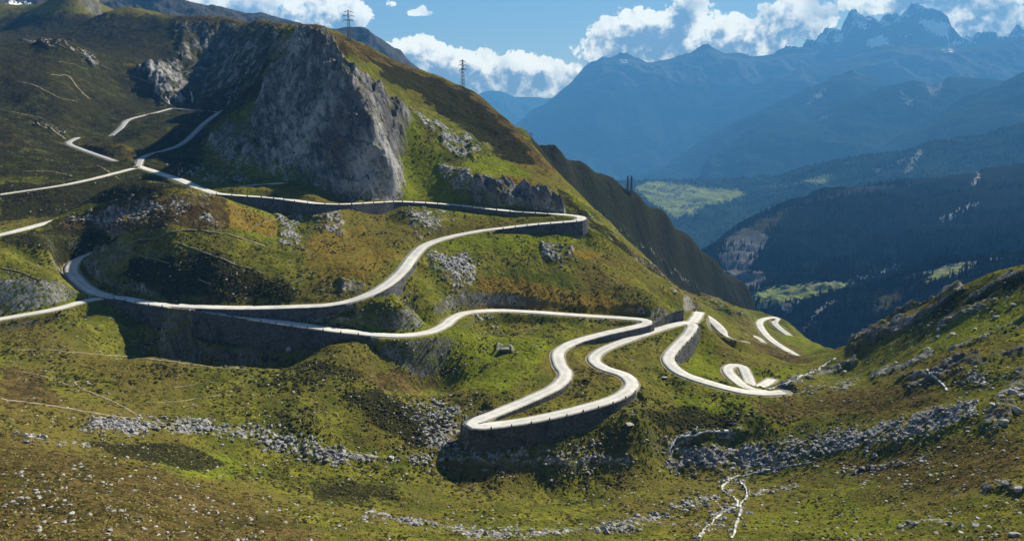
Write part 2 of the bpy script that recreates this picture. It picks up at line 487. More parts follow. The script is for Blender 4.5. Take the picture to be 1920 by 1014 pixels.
# hidden ground (world metres): behind ridges, gullies, below and behind the camera
CTRL += [(-244, 780, 25), (-262, 885, 38), (-325, 985, 52), (-90, -20, -6), (0, -20, -5), (90, -20, -6), (-60, 6, -5), (0, 4, -4.5), (60, 6, -5), (-150, 0, -16), (150, 0, -18),
         (-45, 30, -26), (0, 30, -26), (45, 30, -26), (-60, 75, -52), (0, 80, -56), (60, 75, -52), (0, 125, -82), (-140, 60, -46), (140, 60, -46),
         (-200, -20, -20), (220, -20, -30),
         (60, 640, -110), (110, 600, -135), (60, 800, -110), (150, 700, -190), (200, 860, -225), (190, 640, -185), (320, 900, -330), (330, 1060, -400), (400, 1180, -460),
         (-150, 830, -10), (-60, 830, -30), (0, 850, -40), (50, 1000, -90), (150, 1250, -210), (250, 1340, -300), (-190, 1000, 40), (-300, 1400, 60), (-100, 1300, -40), (0, 1400, -80),
         (320, 480, -190), (300, 600, -310), (330, 400, -160), (420, 500, -300), (450, 700, -460), (400, 850, -480), (345, 770, -320), (500, 1000, -600), (700, 700, -640), (600, 450, -420), (800, 1000, -700), (600, 1300, -700), (900, 1300, -740), (450, 1350, -560),
         (-600, 1000, 60), (-700, 1400, 160), (-800, 700, 40), (-1000, 1000, 140), (-700, 400, -10), (-600, 200, -20), (-500, 1450, 110), (-900, 1450, 160), (500, 250, -110), (700, 200, -200)]
# road points, wall feet
for c, hw in ROADS:
    t, left = road_frames(c)
    for i in range(0, len(c), 5):
        x, y, z, wl, wr = c[i]
        if wl < 0.8 and wr < 0.8:
            CTRL.append((x, y, z))
        for wv, sg in ((wl, 1), (wr, -1)):
            if wv >= 0.8:
                q = c[i, :2] + sg * left[i] * (hw + 1.6)
                CTRL.append((q[0], q[1], z - wv))
                if (wr if sg > 0 else wl) < 0.8:
                    q = c[i, :2] - sg * left[i] * (hw + 1.5)
                    CTRL.append((q[0], q[1], z + 0.4))
CTRL = np.array(CTRL)
# thin out coincident points
keep = []
for i, p in enumerate(CTRL):
    if all((p[0] - CTRL[j][0]) ** 2 + (p[1] - CTRL[j][1]) ** 2 > 6.0 for j in keep): keep.append(i)
CTRL = CTRL[keep]


def mq_fit(c, lam, soft=14.0):
    """multiquadric surface through the control heights"""
    n = len(c)
    s = 300.0
    p = c[:, :2] / s
    k2 = (soft / s) ** 2
    K = -np.sqrt(((p[:, None] - p[None]) ** 2).sum(-1) + k2)
    K[np.arange(n), np.arange(n)] += lam
    A = np.zeros((n + 3, n + 3))
    A[:n, :n] = K
    A[:n, n] = 1; A[:n, n + 1:] = p
    A[n, :n] = 1; A[n + 1:, :n] = p.T
    w = np.linalg.solve(A, np.concatenate([c[:, 2], np.zeros(3)]))
    def ev(x, y):
        X, Y = x.ravel() / s, y.ravel() / s
        o = np.zeros(X.shape)
        for a in range(0, len(X), 8000):
            xx, yy = X[a:a + 8000, None], Y[a:a + 8000, None]
            r2 = (xx - p[None, :, 0]) ** 2 + (yy - p[None, :, 1]) ** 2
            o[a:a + 8000] = -np.sqrt(r2 + k2) @ w[:n] + w[n] + w[n + 1] * xx[:, 0] + w[n + 2] * yy[:, 0]
        return o.reshape(x.shape)
    return ev


surface = mq_fit(CTRL, 2e-4)
GX0, GY0, GS = -1300.0, -60.0, 5.0
GNX, GNY = 500, 330
gxx, gyy = np.meshgrid(GX0 + GS * np.arange(GNX), GY0 + GS * np.arange(GNY))
BASE = surface(gxx, gyy).astype(np.float32)


def base_h(x, y):
    fx = np.clip((x - GX0) / GS, 1.001, GNX - 2.001); fy = np.clip((y - GY0) / GS, 1.001, GNY - 2.001)
    ix, iy = fx.astype(np.int32), fy.astype(np.int32)
    tx, ty = (fx - ix).astype(np.float32), (fy - iy).astype(np.float32)
    def wts(t):
        return (-0.5 * t + t * t - 0.5 * t ** 3, 1 - 2.5 * t * t + 1.5 * t ** 3, 0.5 * t + 2 * t * t - 1.5 * t ** 3, -0.5 * t * t + 0.5 * t ** 3)
    wx_, wy_ = wts(tx), wts(ty)
    out = np.zeros(x.shape, np.float32)
    for j in range(4):
        row = np.zeros(x.shape, np.float32)
        for i in range(4):
            row += wx_[i] * BASE[iy + j - 1, ix + i - 1]
        out += wy_[j] * row
    return out


# coarse road-proximity mask, then exact distance
RM = np.zeros((GNY, GNX), bool)
for c, hw in ROADS:
    ii = ((c[:, 0] - GX0) / GS).astype(int); jj = ((c[:, 1] - GY0) / GS).astype(int)
    for a, b in zip(ii, jj):
        RM[max(0, b - 3):b + 5, max(0, a - 3):a + 5] = True


def road_query(x, y):
    """nearest road: distance beyond the road edge, road height, wall height on that side"""
    n = len(x)
    best = np.full(n, 1e9, np.float32); zz = np.zeros(n, np.float32); ww = np.zeros(n, np.float32)
    for c, hw in ROADS:
        t, left = road_frames(c)
        for i in range(len(c) - 1):
            ax, ay, az, al, ar = c[i]; bx, by, bz, bl, br = c[i + 1]
            m = np.nonzero((x > min(ax, bx) - 13) & (x < max(ax, bx) + 13) & (y > min(ay, by) - 13) & (y < max(ay, by) + 13))[0]
            if len(m) == 0: continue
            ex, ey = bx - ax, by - ay
            px_, py_ = x[m] - ax, y[m] - ay
            tt = np.clip((px_ * ex + py_ * ey) / (ex * ex + ey * ey + 1e-9), 0, 1)
            dx, dy = px_ - ex * tt, py_ - ey * tt
            dd = np.sqrt(dx * dx + dy * dy) - hw
            sd = ex * py_ - ey * px_
            b = dd < best[m]
            mm = m[b]
            best[mm] = dd[b]
            zz[mm] = (az + (bz - az) * tt)[b]
            ww[mm] = np.where(sd > 0, al + (bl - al) * tt, ar + (br - ar) * tt)[b]
    return best, zz, ww


ZN = ('rock', 'heath', 'ochre', 'green', 'dark', 'scree', 'pale')
ZONES = [
    ('dark', [(-300, 20), (300, 24), (480, 40), (540, 60), (500, 180), (400, 250), (380, 330), (240, 350), (0, 345), (-300, 360)], 20, .62, (440, 2000)),  # cloud shade over the upper-left hills, painted in as lower albedo
    ('rock', [(560, 62), (610, 75), (650, 130), (700, 170), (762, 215), (762, 262), (742, 300), (752, 340), (735, 374), (650, 372), (575, 340), (500, 310), (470, 250), (500, 150)], 8, 1, (440, 720)),
    ('rock', [(380, 285), (420, 240), (480, 200), (505, 150), (540, 90), (560, 70), (575, 350), (500, 330)], 10, .7, (440, 1100)),
    ('rock', [(330, 40), (560, 60), (540, 120), (480, 190), (400, 210), (350, 190), (330, 120)], 14, .5, (700, 1300)),
    ('ochre', [(602, 282), (650, 275), (672, 322), (640, 352), (610, 325)], 6),
    ('green', [(620, 105), (680, 145), (740, 190), (790, 250), (830, 300), (855, 376), (742, 376), (757, 335), (750, 285), (768, 240), (735, 205), (680, 180), (640, 150)], 7, 1),
    ('green', [(860, 290), (930, 290), (1000, 330), (930, 335), (880, 340)], 10, .8),
    ('scree', [(770, 205), (850, 252), (905, 270), (890, 300), (840, 278), (790, 240)], 6, .9),
    ('scree', [(820, 305), (880, 318), (888, 362), (840, 350)], 7, .9),
    ('scree', [(660, 130), (700, 160), (720, 190), (690, 175)], 5, .8),
    ('rock', [(885, 345), (960, 350), (1040, 372), (1066, 398), (980, 388), (890, 376)], 5, .9),
    ('ochre', [(870, 328), (1000, 342), (1080, 386), (1040, 372), (950, 350), (880, 342)], 5, .8),
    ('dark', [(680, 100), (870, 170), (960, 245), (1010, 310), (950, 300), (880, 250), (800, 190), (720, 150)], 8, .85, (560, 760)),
    ('heath', [(560, 45), (660, 75), (770, 125), (880, 168), (970, 235), (1040, 320), (1020, 320), (950, 250), (860, 190), (740, 140), (620, 95)], 5, .9, (560, 800)),
    ('dark', [(985, 225), (1010, 235), (1210, 345), (1400, 500), (1440, 590), (1300, 580), (1180, 490), (1080, 400), (1010, 310)], 6, 1, (780, 1300)),  # shade of the far spur painted into its ground colour
    
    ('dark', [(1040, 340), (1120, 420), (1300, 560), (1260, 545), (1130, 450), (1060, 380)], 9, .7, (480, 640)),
    ('scree', [(520, 395), (562, 402), (565, 470), (530, 470)], 6, .8),
    ('scree', [(580, 392), (650, 392), (650, 440), (600, 440)], 8, .75),
    ('scree', [(755, 402), (830, 395), (832, 430), (780, 445)], 8, .8),
    ('scree', [(800, 470), (880, 480), (892, 520), (860, 545), (810, 500)], 8, .95),
    ('scree', [(1012, 460), (1070, 458), (1072, 488), (1030, 492)], 6, .9),
    ('scree', [(860, 590), (920, 592), (960, 640), (920, 620)], 7, .5),
    ('rock', [(925, 648), (962, 652), (962, 664), (930, 662)], 4, .9),
    ('rock', [(640, 530), (690, 535), (680, 552), (640, 555)], 5, .8),
    ('scree', [(1090, 680), (1110, 665)], 5, .4),
    ('ochre', [(900, 520), (1000, 525), (1230, 580), (1180, 592), (950, 578), (890, 560)], 12, .8),
    ('ochre', [(1070, 465), (1130, 480), (1120, 492), (1060, 480)], 6, .8),
    ('ochre', [(600, 400), (700, 430), (760, 480), (700, 530), (600, 540), (560, 480)], 14, .5),
    ('green', [(820, 450), (1060, 430), (1120, 450), (1000, 470), (830, 470)], 8, .7),
    ('green', [(660, 590), (830, 590), (800, 615), (660, 615)], 8, .6),
    ('green', [(840, 620), (1040, 640), (1000, 700), (940, 740), (760, 720), (720, 650)], 14, .8),
    ('heath', [(700, 690), (860, 690), (830, 740), (700, 740)], 14, .6),
    ('heath', [(120, 412), (250, 368), (400, 362), (440, 400), (425, 428), (300, 424), (200, 436), (60, 446)], 6, .9, (380, 450)),
    ('scree', [(110, 420), (230, 375), (400, 366), (420, 420), (330, 415), (210, 425)], 12, .55, (380, 450)),
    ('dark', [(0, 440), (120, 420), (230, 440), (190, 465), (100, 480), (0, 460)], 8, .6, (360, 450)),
    ('ochre', [(400, 362), (440, 385), (520, 425), (520, 450), (470, 440), (430, 425), (430, 390)], 8, 1, (390, 470)),
    ('green', [(440, 390), (530, 430), (520, 480), (440, 440)], 10, .5),
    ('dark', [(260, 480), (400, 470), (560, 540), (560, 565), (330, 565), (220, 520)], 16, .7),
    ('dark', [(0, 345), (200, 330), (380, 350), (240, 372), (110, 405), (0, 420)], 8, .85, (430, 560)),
    ('heath', [(0, 230), (60, 235), (130, 270), (220, 305), (240, 320), (120, 330), (0, 330)], 10, .5, (500, 720)),
    ('ochre', [(130, 268), (210, 262), (290, 290), (250, 306), (180, 290)], 6, .9, (540, 720)),
    ('heath', [(0, 95), (80, 95), (90, 160), (60, 190), (0, 190)], 10, .95, (600, 1000)),
    ('heath', [(0, 30), (200, 25), (300, 30), (330, 110), (230, 120), (140, 90), (0, 100)], 10, .8, (900, 1800)),
    ('heath', [(300, 24), (480, 33), (560, 50), (480, 52), (330, 42)], 5, .8, (800, 1400)),
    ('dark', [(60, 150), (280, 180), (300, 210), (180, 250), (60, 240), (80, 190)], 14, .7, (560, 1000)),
    ('scree', [(60, 225), (140, 250), (130, 265), (70, 240)], 8, .6),
    ('scree', [(240, 60), (160, 20), (200, 40)], 5, .5, (1000, 1500)),
    ('rock', [(260, 130), (330, 120), (352, 160), (345, 200), (300, 195)], 8, .8, (800, 1100)),
    ('scree', [(300, 310), (400, 310), (500, 335), (420, 350), (350, 335)], 8, .55, (470, 620)),
    ('scree', [(405, 298), (440, 298), (490, 320), (440, 318)], 4, .8, (470, 640)),
    ('heath', [(0, 820), (140, 835), (330, 880), (520, 950), (660, 1020), (0, 1100), (-300, 900)], 30, .62, (80, 260)),
    ('heath', [(0, 690), (80, 690), (120, 770), (0, 760)], 14, .7),
    ('green', [(300, 862), (430, 850), (470, 880), (400, 905), (310, 895)], 14, .9),
    ('dark', [(130, 820), (330, 840), (430, 870), (350, 880), (180, 845)], 9, .8),
    ('dark', [(640, 740), (700, 730), (830, 790), (880, 850), (760, 840), (700, 800)], 12, .75),
    ('dark', [(470, 660), (680, 690), (700, 720), (560, 720)], 12, .5),
    ('dark', [(560, 900), (740, 905), (760, 950), (600, 940)], 14, .6),
    ('dark', [(1180, 760), (1400, 770), (1380, 805), (1240, 800)], 12, .6),
    ('scree', [(740, 745), (860, 760), (880, 800), (960, 845), (1180, 850), (1180, 870), (900, 870), (800, 850), (770, 800)], 14, .6),
    ('heath', [(1400, 745), (1560, 735), (1720, 715), (1780, 760), (1600, 790), (1420, 790)], 22, .55),
    ('green', [(1250, 740), (1400, 745), (1400, 775), (1280, 780)], 10, .7),
    ('heath', [(1330, 625), (1440, 645), (1545, 682), (1500, 705), (1400, 675), (1330, 665)], 7, .95, (480, 640)),
    ('green', [(1290, 640), (1330, 630), (1350, 670), (1350, 720), (1290, 700), (1265, 670)], 8, .9),
    ('green', [(1410, 690), (1510, 695), (1460, 715), (1440, 735), (1410, 725)], 7, .9),
    ('green', [(1450, 600), (1520, 640), (1570, 665), (1520, 668), (1470, 640)], 6, .7),
    ('green', [(0, 515), (120, 535), (150, 550), (100, 575), (0, 595), (-200, 600), (-200, 520)], 9, 1),
    ('dark', [(1560, 650), (1640, 622), (1760, 562), (1920, 500), (1920, 540), (1780, 590), (1660, 640)], 7, .5, (330, 560)),
    ('green', [(1780, 600), (1920, 540), (1920, 620), (1800, 660), (1690, 680)], 12, .6),
    ('heath', [(1700, 930), (1500, 870), (1700, 830), (1920, 800), (1920, 900)], 20, .55),
    ('green', [(1400, 950), (1600, 930), (1750, 980), (1600, 1014), (1400, 1014)], 18, .5),
]
def band(kind, pts, w, soft=4, st=1.0, yr=(0, 1e9)):
    ZONES.append((kind, pts, soft, st, yr, w))
band('scree', [(180, 800), (300, 802), (420, 806), (480, 820), (560, 840), (640, 856)], 15, 10, .95)
band('scree', [(640, 856), (780, 862), (880, 866), (1050, 868), (1180, 862)], 8, 8, .8)
band('scree', [(1262, 850), (1258, 828), (1300, 812), (1390, 806)], 9, 6, .95)
band('scree', [(1262, 856), (1400, 858), (1550, 830), (1640, 815), (1740, 795), (1810, 770)], 20, 12, .95)
band('scree', [(690, 968), (780, 985), (900, 1000), (1050, 1000), (1180, 985), (1290, 945), (1370, 930)], 8, 7, .85)
band('scree', [(0, 815), (60, 822), (160, 835)], 5, 5, .7)
band('scree', [(1255, 845), (1300, 850), (1400, 845), (1500, 830)], 10, 10, 1)
band('scree', [(1310, 1005), (1350, 962), (1385, 945), (1360, 926), (1352, 910), (1370, 894), (1470, 874)], 5, 5, .9)
band('scree', [(1372, 1010), (1388, 960), (1402, 930), (1386, 896)], 4, 4, .8)
band('rock', [(1640, 640), (1700, 612), (1750, 585)], 6, 5, .9)
band('rock', [(1780, 660), (1840, 640), (1920, 600)], 5, 5, .85)
band('rock', [(1690, 720), (1760, 700), (1830, 672)], 5, 5, .9)
band('rock', [(1820, 560), (1870, 530), (1915, 510)], 6, 5, .8)
band('rock', [(1470, 722), (1540, 700), (1600, 680)], 7, 4, .9)
band('rock', [(1640, 705), (1690, 690), (1740, 665)], 9, 5, .95)
band('rock', [(1700, 735), (1800, 690), (1920, 660)], 6, 6, .7)
band('rock', [(1760, 610), (1820, 580), (1860, 565)], 8, 6, .8)
band('rock', [(1600, 652), (1680, 610), (1760, 575), (1800, 545)], 7, 6, .8)
band('rock', [(1800, 650), (1840, 630), (1880, 615)], 5, 5, .7)
band('rock', [(1860, 800), (1890, 750), (1920, 715)], 22, 12, .85)
band('rock', [(1850, 915), (1890, 910), (1920, 925)], 8, 6, .8)
band('scree', [(1480, 738), (1560, 728), (1600, 716)], 5, 4, .7)
band('scree', [(1780, 690), (1850, 720), (1920, 690)], 8, 8, .6)
band('scree', [(1560, 890), (1660, 870), (1740, 855)], 4, 6, .7)
band('scree', [(1420, 925), (1500, 922)], 5, 5, .7)
band('scree', [(1700, 985), (1760, 975), (1800, 995)], 5, 6, .7)
for pl in ([(1100, 400), (1180, 470), (1260, 540), (1310, 575)], [(1130, 400), (1230, 480), (1330, 560), (1400, 600)]):
    band('scree', pl, 4, 6, .55)
band('scree', [(40, 78), (125, 85), (185, 120)], 3, 3, .8)


def height(x, y, want=False):
    """terrain height of the near ground, road benches cut in"""
    shp = np.shape(x)
    x = np.asarray(x, np.float64).ravel(); y = np.asarray(y, np.float64).ravel()
    z = base_h(x, y)
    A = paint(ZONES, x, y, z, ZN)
    r = np.hypot(x, y)
    far = sstep(r, 500, 900)
    n = fbm(x, y, 46, 6, 0.5, seed=3) * 2.2
    n += fbm(x, y, 9, 4, 0.6, seed=21) * 0.5
    # gullies and ribs running down the slopes
    rib = fbm(x + 0.35 * y, y * 0.28, 26, 4, 0.5, seed=9, ridged=True)
    rockw = np.clip(A['rock'] + 0.5 * A['scree'], 0, 1)
    n += rib * (0.6 * (1 - 0.8 * far) + 1.2 * A['ochre'] + 0.3 * A['dark'] * far)
    crag = fbm(x * 1.0 + 0.3 * y, y * 0.4 - 0.15 * x, 30, 6, 0.58, seed=14, ridged=True)
    crag2 = fbm(x, y, 7, 4, 0.6, seed=33, ridged=True)
    n += rockw * (crag * 5.0 * (0.35 + sstep(r, 420, 520)) + crag2 * 1.7)
    zz0 = z + 0.3 * n
    crag3 = fbm(x * 0.8 + zz0 * 0.55 + 0.2 * y, zz0 * 0.7 - x * 0.35 + 0.15 * y, 13, 5, 0.6, seed=17, ridged=True)
    n += A['rock'] * crag3 * 6.0 * sstep(r, 400, 480) * (1 - 0.75 * sstep(y, 570, 680))
    n += A['scree'] * fbm(x, y, 2.6, 2, 0.6, seed=61) * 0.8
    n *= 1 + 0.8 * far
    n -= (1.2 - 1.4 * fbm(x * 0.8 + y * 0.5, y * 0.6 - x * 0.4, 34, 5, 0.6, seed=101, ridged=True)) * sstep(y, 780, 880) * (x > -60)
    n *= sstep(r, 5, 70)
    z = z + n
    brk = sstep(fbm(x, y, 11, 4, 0.6, seed=71), -0.28, 0.22)
    A['scree'] = A['scree'] * (0.45 + 0.55 * brk)
    A['rock'] = A['rock'] * (0.55 + 0.45 * sstep(fbm(x, y, 16, 4, 0.6, seed=73), -0.3, 0.2))
    ci = np.clip(((x - GX0) / GS).astype(int), 0, GNX - 1); cj = np.clip(((y - GY0) / GS).astype(int), 0, GNY - 1)
    near = np.nonzero(RM[cj, ci])[0]
    if len(near):
        d, zr, wv = road_query(x[near], y[near])
        blend = np.where(wv > 0.6, 0.7, 5.5)
        w = 1 - sstep(d, 0.5, 0.5 + blend)
        foot = zr - wv - 0.3 - 0.10 * np.clip(d - 1, 0, 20)
        wf = np.where(wv > 0.6, sstep(d, 0.5, 1.0) * (1 - sstep(d, 4.0, 9.0)), 0)
        z[near] = z[near] * (1 - wf) + np.minimum(z[near], foot) * wf
        z[near] = z[near] * (1 - w) + (zr - 0.18) * w
        for k in A:
            A[k][near] *= 1 - (1 - sstep(d, 0.2, 1.2))
        A['pale'][near] = np.maximum(A['pale'][near], (1 - sstep(d, 0.3, 1.3)) * 0.9)
    if want:
        return z.reshape(shp), A
    return z.reshape(shp)


# ------------------------------------------------------------------ materials
def new_mat(name):
    m = bpy.data.materials.new(name)
    m.use_nodes = True
    nt = NT(m.node_tree)
    nt.n.clear()
    b = nt.node('ShaderNodeBsdfPrincipled')
    o = nt.node('ShaderNodeOutputMaterial')
    nt.l.new(b.outputs[0], o.inputs[0])
    b.inputs['Roughness'].default_value = 0.9
    if 'Specular IOR Level' in b.inputs: b.inputs['Specular IOR Level'].default_value = 0.0
    return m, nt, b


def rock_colour(k, pos, tone=1.25):
    # slabs and fractures dipping to the right, stained in broad patches
    px_, py_, pz_ = k.sep(pos)
    al = k.comb(k.m('MULTIPLY_ADD', pz_, 0.45, px_), k.m('MULTIPLY', py_, 0.6), k.m('MULTIPLY', k.m('MULTIPLY_ADD', px_, -0.45, pz_), 0.28))
    n = k.noise(al, 0.16, 7, 0.62)
    st = k.noise(al, 0.5, 6, 0.7, dist=0.4)
    pat = k.noise(pos, 0.025, 4, 0.55)
    c = k.mix(k.step(n, 0.38, 0.66), (0.075 * tone, 0.073 * tone, 0.078 * tone), (0.25 * tone, 0.243 * tone, 0.236 * tone))
    c = k.mix(k.m('MULTIPLY', k.step(pat, 0.5, 0.62), 0.55), c, (0.34 * tone, 0.33 * tone, 0.32 * tone))
    c = k.mix(k.m('MULTIPLY', k.step(pat, 0.5, 0.36), 0.6), c, (0.06 * tone, 0.058 * tone, 0.06 * tone))
    return k.mix(k.step(st, 0.53, 0.66), c, (0.035 * tone, 0.034 * tone, 0.038 * tone))


def terrain_mat():
    m, k, b = new_mat('alpine_ground')
    geo = k.node('ShaderNodeNewGeometry')
    pos = geo.outputs['Position']
    nz = k.sep(geo.outputs['Normal'])[2]
    big = k.noise(pos, 0.018, 4, 0.55)
    mid = k.noise(pos, 0.09, 5, 0.6)
    fine = k.noise(pos, 0.55, 5, 0.68)
    tiny = k.noise(pos, 1.7, 3, 0.7)
    con = k.noise(k.vm('MULTIPLY', pos, (0.05, 0.05, 0.9)), 1.0, 4, 0.6)
    brk = k.m('ADD', k.m('MULTIPLY', k.m('SUBTRACT', mid, 0.5), 0.9), k.m('MULTIPLY', k.m('SUBTRACT', fine, 0.5), 1.1))
    def msk(a, lo=0.3, hi=0.62):
        v = k.attr(a)
        g_ = k.m('MULTIPLY', k.step(v, 0.0, 0.25), brk)
        return k.step(k.m('ADD', v, g_), lo, hi)
    grass = k.mix(k.step(mid, 0.36, 0.64), (0.066, 0.078, 0.012), (0.165, 0.162, 0.022))
    grass = k.mix(k.step(big, 0.42, 0.62), grass, (0.125, 0.105, 0.024))
    brown = k.mix(k.step(fine, 0.4, 0.6), (0.05, 0.03, 0.014), (0.115, 0.072, 0.028))
    grass = k.mix(k.m('MULTIPLY', k.step(k.noise(pos, 0.05, 5, 0.6, dist=0.6), 0.53, 0.72), 0.45), grass, brown)
    c = grass
    c = k.mix(msk('green'), c, k.mix(k.step(fine, 0.38, 0.62), (0.085, 0.115, 0.010), (0.19, 0.20, 0.018)))
    c = k.mix(msk('ochre'), c, k.mix(k.step(fine, 0.36, 0.62), (0.12, 0.085, 0.016), (0.24, 0.165, 0.028)))
    c = k.mix(msk('heath'), c, k.mix(k.step(mid, 0.4, 0.62), (0.046, 0.033, 0.013), (0.115, 0.083, 0.028)))
    c = k.mix(k.m('MULTIPLY', msk('dark'), 0.93), c, k.mix(k.step(fine, 0.4, 0.64), (0.012, 0.014, 0.008), (0.036, 0.035, 0.018)))  # dark scrub, and the shade painted on upper-left hills and far spur
    # dark dwarf shrubs and dry tufts everywhere
    shr = k.m('MULTIPLY', k.step(fine, 0.53, 0.62), k.step(mid, 0.38, 0.56))
    c = k.mix(k.m('MULTIPLY', shr, 0.8), c, (0.022, 0.023, 0.010))
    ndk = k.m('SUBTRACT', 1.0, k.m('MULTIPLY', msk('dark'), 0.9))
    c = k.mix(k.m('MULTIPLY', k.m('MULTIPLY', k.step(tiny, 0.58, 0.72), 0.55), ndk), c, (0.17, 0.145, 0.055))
    c = k.mix(k.m('MULTIPLY', k.m('MULTIPLY', k.step(con, 0.6, 0.7), 0.35), ndk), c, (0.15, 0.13, 0.06))
    rk = rock_colour(k, pos)
    steep = k.m('MULTIPLY', k.m('MULTIPLY', k.step(nz, 0.62, 0.42), k.step(fine, 0.4, 0.55)), k.m('SUBTRACT', 1.0, msk('dark')))
    c = k.mix(steep, c, rk)
    rkm = msk('rock', 0.35, 0.6)
    # grass keeps to the flatter ledges of the rock
    ledge = k.m('MULTIPLY', k.step(nz, 0.66, 0.86), k.m('MULTIPLY_ADD', k.step(mid, 0.4, 0.6), 0.6, 0.15))
    c = k.mix(k.m('MULTIPLY', rkm, k.m('SUBTRACT', 1.0, ledge)), c, rk)
    vor = k.voro(pos, 0.9, out='Color')
    vv = k.sep(vor)[0]
    stone = k.mix(vv, (0.06, 0.06, 0.063), (0.38, 0.372, 0.36))
    stm = k.step(k.m('ADD', k.m('MULTIPLY', k.attr('scree'), 1.0), k.m('ADD', k.m('MULTIPLY', brk, 0.8), k.m('MULTIPLY', k.m('SUBTRACT', vv, 0.5), 0.5))), 0.5, 0.75)
    stm = k.m('MULTIPLY', stm, k.step(k.attr('scree'), 0.02, 0.2))
    c = k.mix(stm, c, stone)
    c = k.mix(msk('pale', 0.4, 0.7), c, k.mix(fine, (0.22, 0.2, 0.15), (0.36, 0.33, 0.27)))
    k.put(b.inputs['Base Color'], c)
    h = k.m('ADD', k.m('MULTIPLY', fine, 0.9), k.m('MULTIPLY', tiny, 0.35))
    h = k.m('ADD', h, k.m('MULTIPLY', k.m('MULTIPLY', k.voro(pos, 0.9), k.attr('scree')), 0.7))
    h = k.m('SUBTRACT', h, k.m('MULTIPLY', shr, -0.35))
    k.put(b.inputs['Normal'], k.bump(h, 1.0, 0.9))
    return m


M_TERRAIN = terrain_mat()

# ------------------------------------------------------------------ build the near terrain
Q = 1.0
rs = [2.0]
while rs[-1] < 1560:
    r = rs[-1]
    st = 2.0 if r < 100 else (0.45 if r < 720 else 0.45 + (r - 720) * 0.0035)
    rs.append(r + st / Q)
rs = np.array(rs)
NCOL = int(1250 * Q)
ta = np.linspace(-0.82, 0.86, NCOL)
az = np.arctan(ta)
RR, AZ = np.meshgrid(rs, az, indexing='ij')
# straight rows ahead: distance measured along +Y keeps the mesh even
XX, YY = RR * np.tan(AZ), RR - 12.0
ZZ, ATT = height(XX, YY, True)
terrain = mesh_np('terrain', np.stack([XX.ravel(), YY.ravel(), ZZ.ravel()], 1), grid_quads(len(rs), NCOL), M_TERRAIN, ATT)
tag(terrain, kind='structure')

# visible ground per photo pixel (for setting stones and plants on what the photo shows)
_u, _v = project(XX.ravel(), YY.ravel(), ZZ.ravel())
BW, BH = 640, 338
_iu = np.floor(_u / 1920 * BW).astype(int); _iv = np.floor(_v / 1014 * BH).astype(int)
_ok = np.nonzero((_iu >= 0) & (_iu < BW) & (_iv >= 0) & (_iv < BH) & (YY.ravel() > 60))[0]
_ok = _ok[np.argsort(-YY.ravel()[_ok])]
VIS = np.full((BH, BW), -1, np.int64)
VIS[_iv[_ok], _iu[_ok]] = _ok


def ground_at(u, v):
    i = VIS[int(np.clip(v / 1014 * BH, 0, BH - 1)), int(np.clip(u / 1920 * BW, 0, BW - 1))]
    if i < 0: return None
    return np.array([XX.ravel()[i], YY.ravel()[i], ZZ.ravel()[i]])


# ------------------------------------------------------------------ roads, walls
def road_mat():
    m, k, b = new_mat('road_paving')
    pos = k.node('ShaderNodeNewGeometry').outputs['Position']
    n = k.noise(pos, 0.22, 4, 0.6)
    f = k.noise(pos, 2.2, 3, 0.6)
    pch = k.noise(pos, 0.055, 3, 0.5)
    ac = k.m('ABSOLUTE', k.attr('across'))
    c = k.mix(k.step(n, 0.35, 0.65), (0.47, 0.455, 0.415), (0.64, 0.62, 0.565))
    c = k.mix(k.m('MULTIPLY', k.step(pch, 0.5, 0.56), 0.35), c, (0.34, 0.335, 0.32))
    c = k.mix(k.m('MULTIPLY', f, 0.35), c, (0.36, 0.345, 0.31))
    track = k.m('MULTIPLY', k.step(ac, 0.2, 0.4), k.step(ac, 0.7, 0.5))
    c = k.mix(k.m('MULTIPLY', track, 0.35), c, (0.7, 0.68, 0.63))
    edge = k.step(k.m('ADD', ac, k.m('MULTIPLY', k.m('SUBTRACT', f, 0.5), 0.9)), 0.82, 1.05)
    c = k.mix(k.m('MULTIPLY', edge, 0.85), c, (0.15, 0.14, 0.07))
    k.put(b.inputs['Base Color'], c)
    k.put(b.inputs['Normal'], k.bump(f, 0.05, 0.5))
    return m


def wall_mat():
    m, k, b = new_mat('dry_stone_masonry')
    pos = k.node('ShaderNodeNewGeometry').outputs['Position']
    v = k.vm('MULTIPLY', pos, (1.1, 1.1, 2.2))
    cell = k.sep(k.voro(v, 0.9, out='Color'))[0]
    edge = k.voro(v, 0.9, 'DISTANCE_TO_EDGE')
    n = k.noise(pos, 0.2, 4, 0.6)
    c = k.mix(cell, (0.07, 0.07, 0.076), (0.16, 0.158, 0.16))
    c = k.mix(k.step(n, 0.5, 0.7), c, (0.05, 0.055, 0.045))
    c = k.mix(k.step(edge, 0.06, 0.0), c, (0.05, 0.05, 0.05))
    k.put(b.inputs['Base Color'], c)
    k.put(b.inputs['Normal'], k.bump(k.step(edge, 0.0, 0.12), 0.15, 0.8))
    return m


def path_mat(name, a, b_, rough=0.9):
    m, k, b = new_mat(name)
    pos = k.node('ShaderNodeNewGeometry').outputs['Position']
    n = k.noise(pos, 0.8, 4, 0.65)
    k.put(b.inputs['Base Color'], k.mix(k.step(n, 0.35, 0.65), a, b_))
    b.inputs['Roughness'].default_value = rough
    return m


M_ROAD, M_WALL = road_mat(), wall_mat()


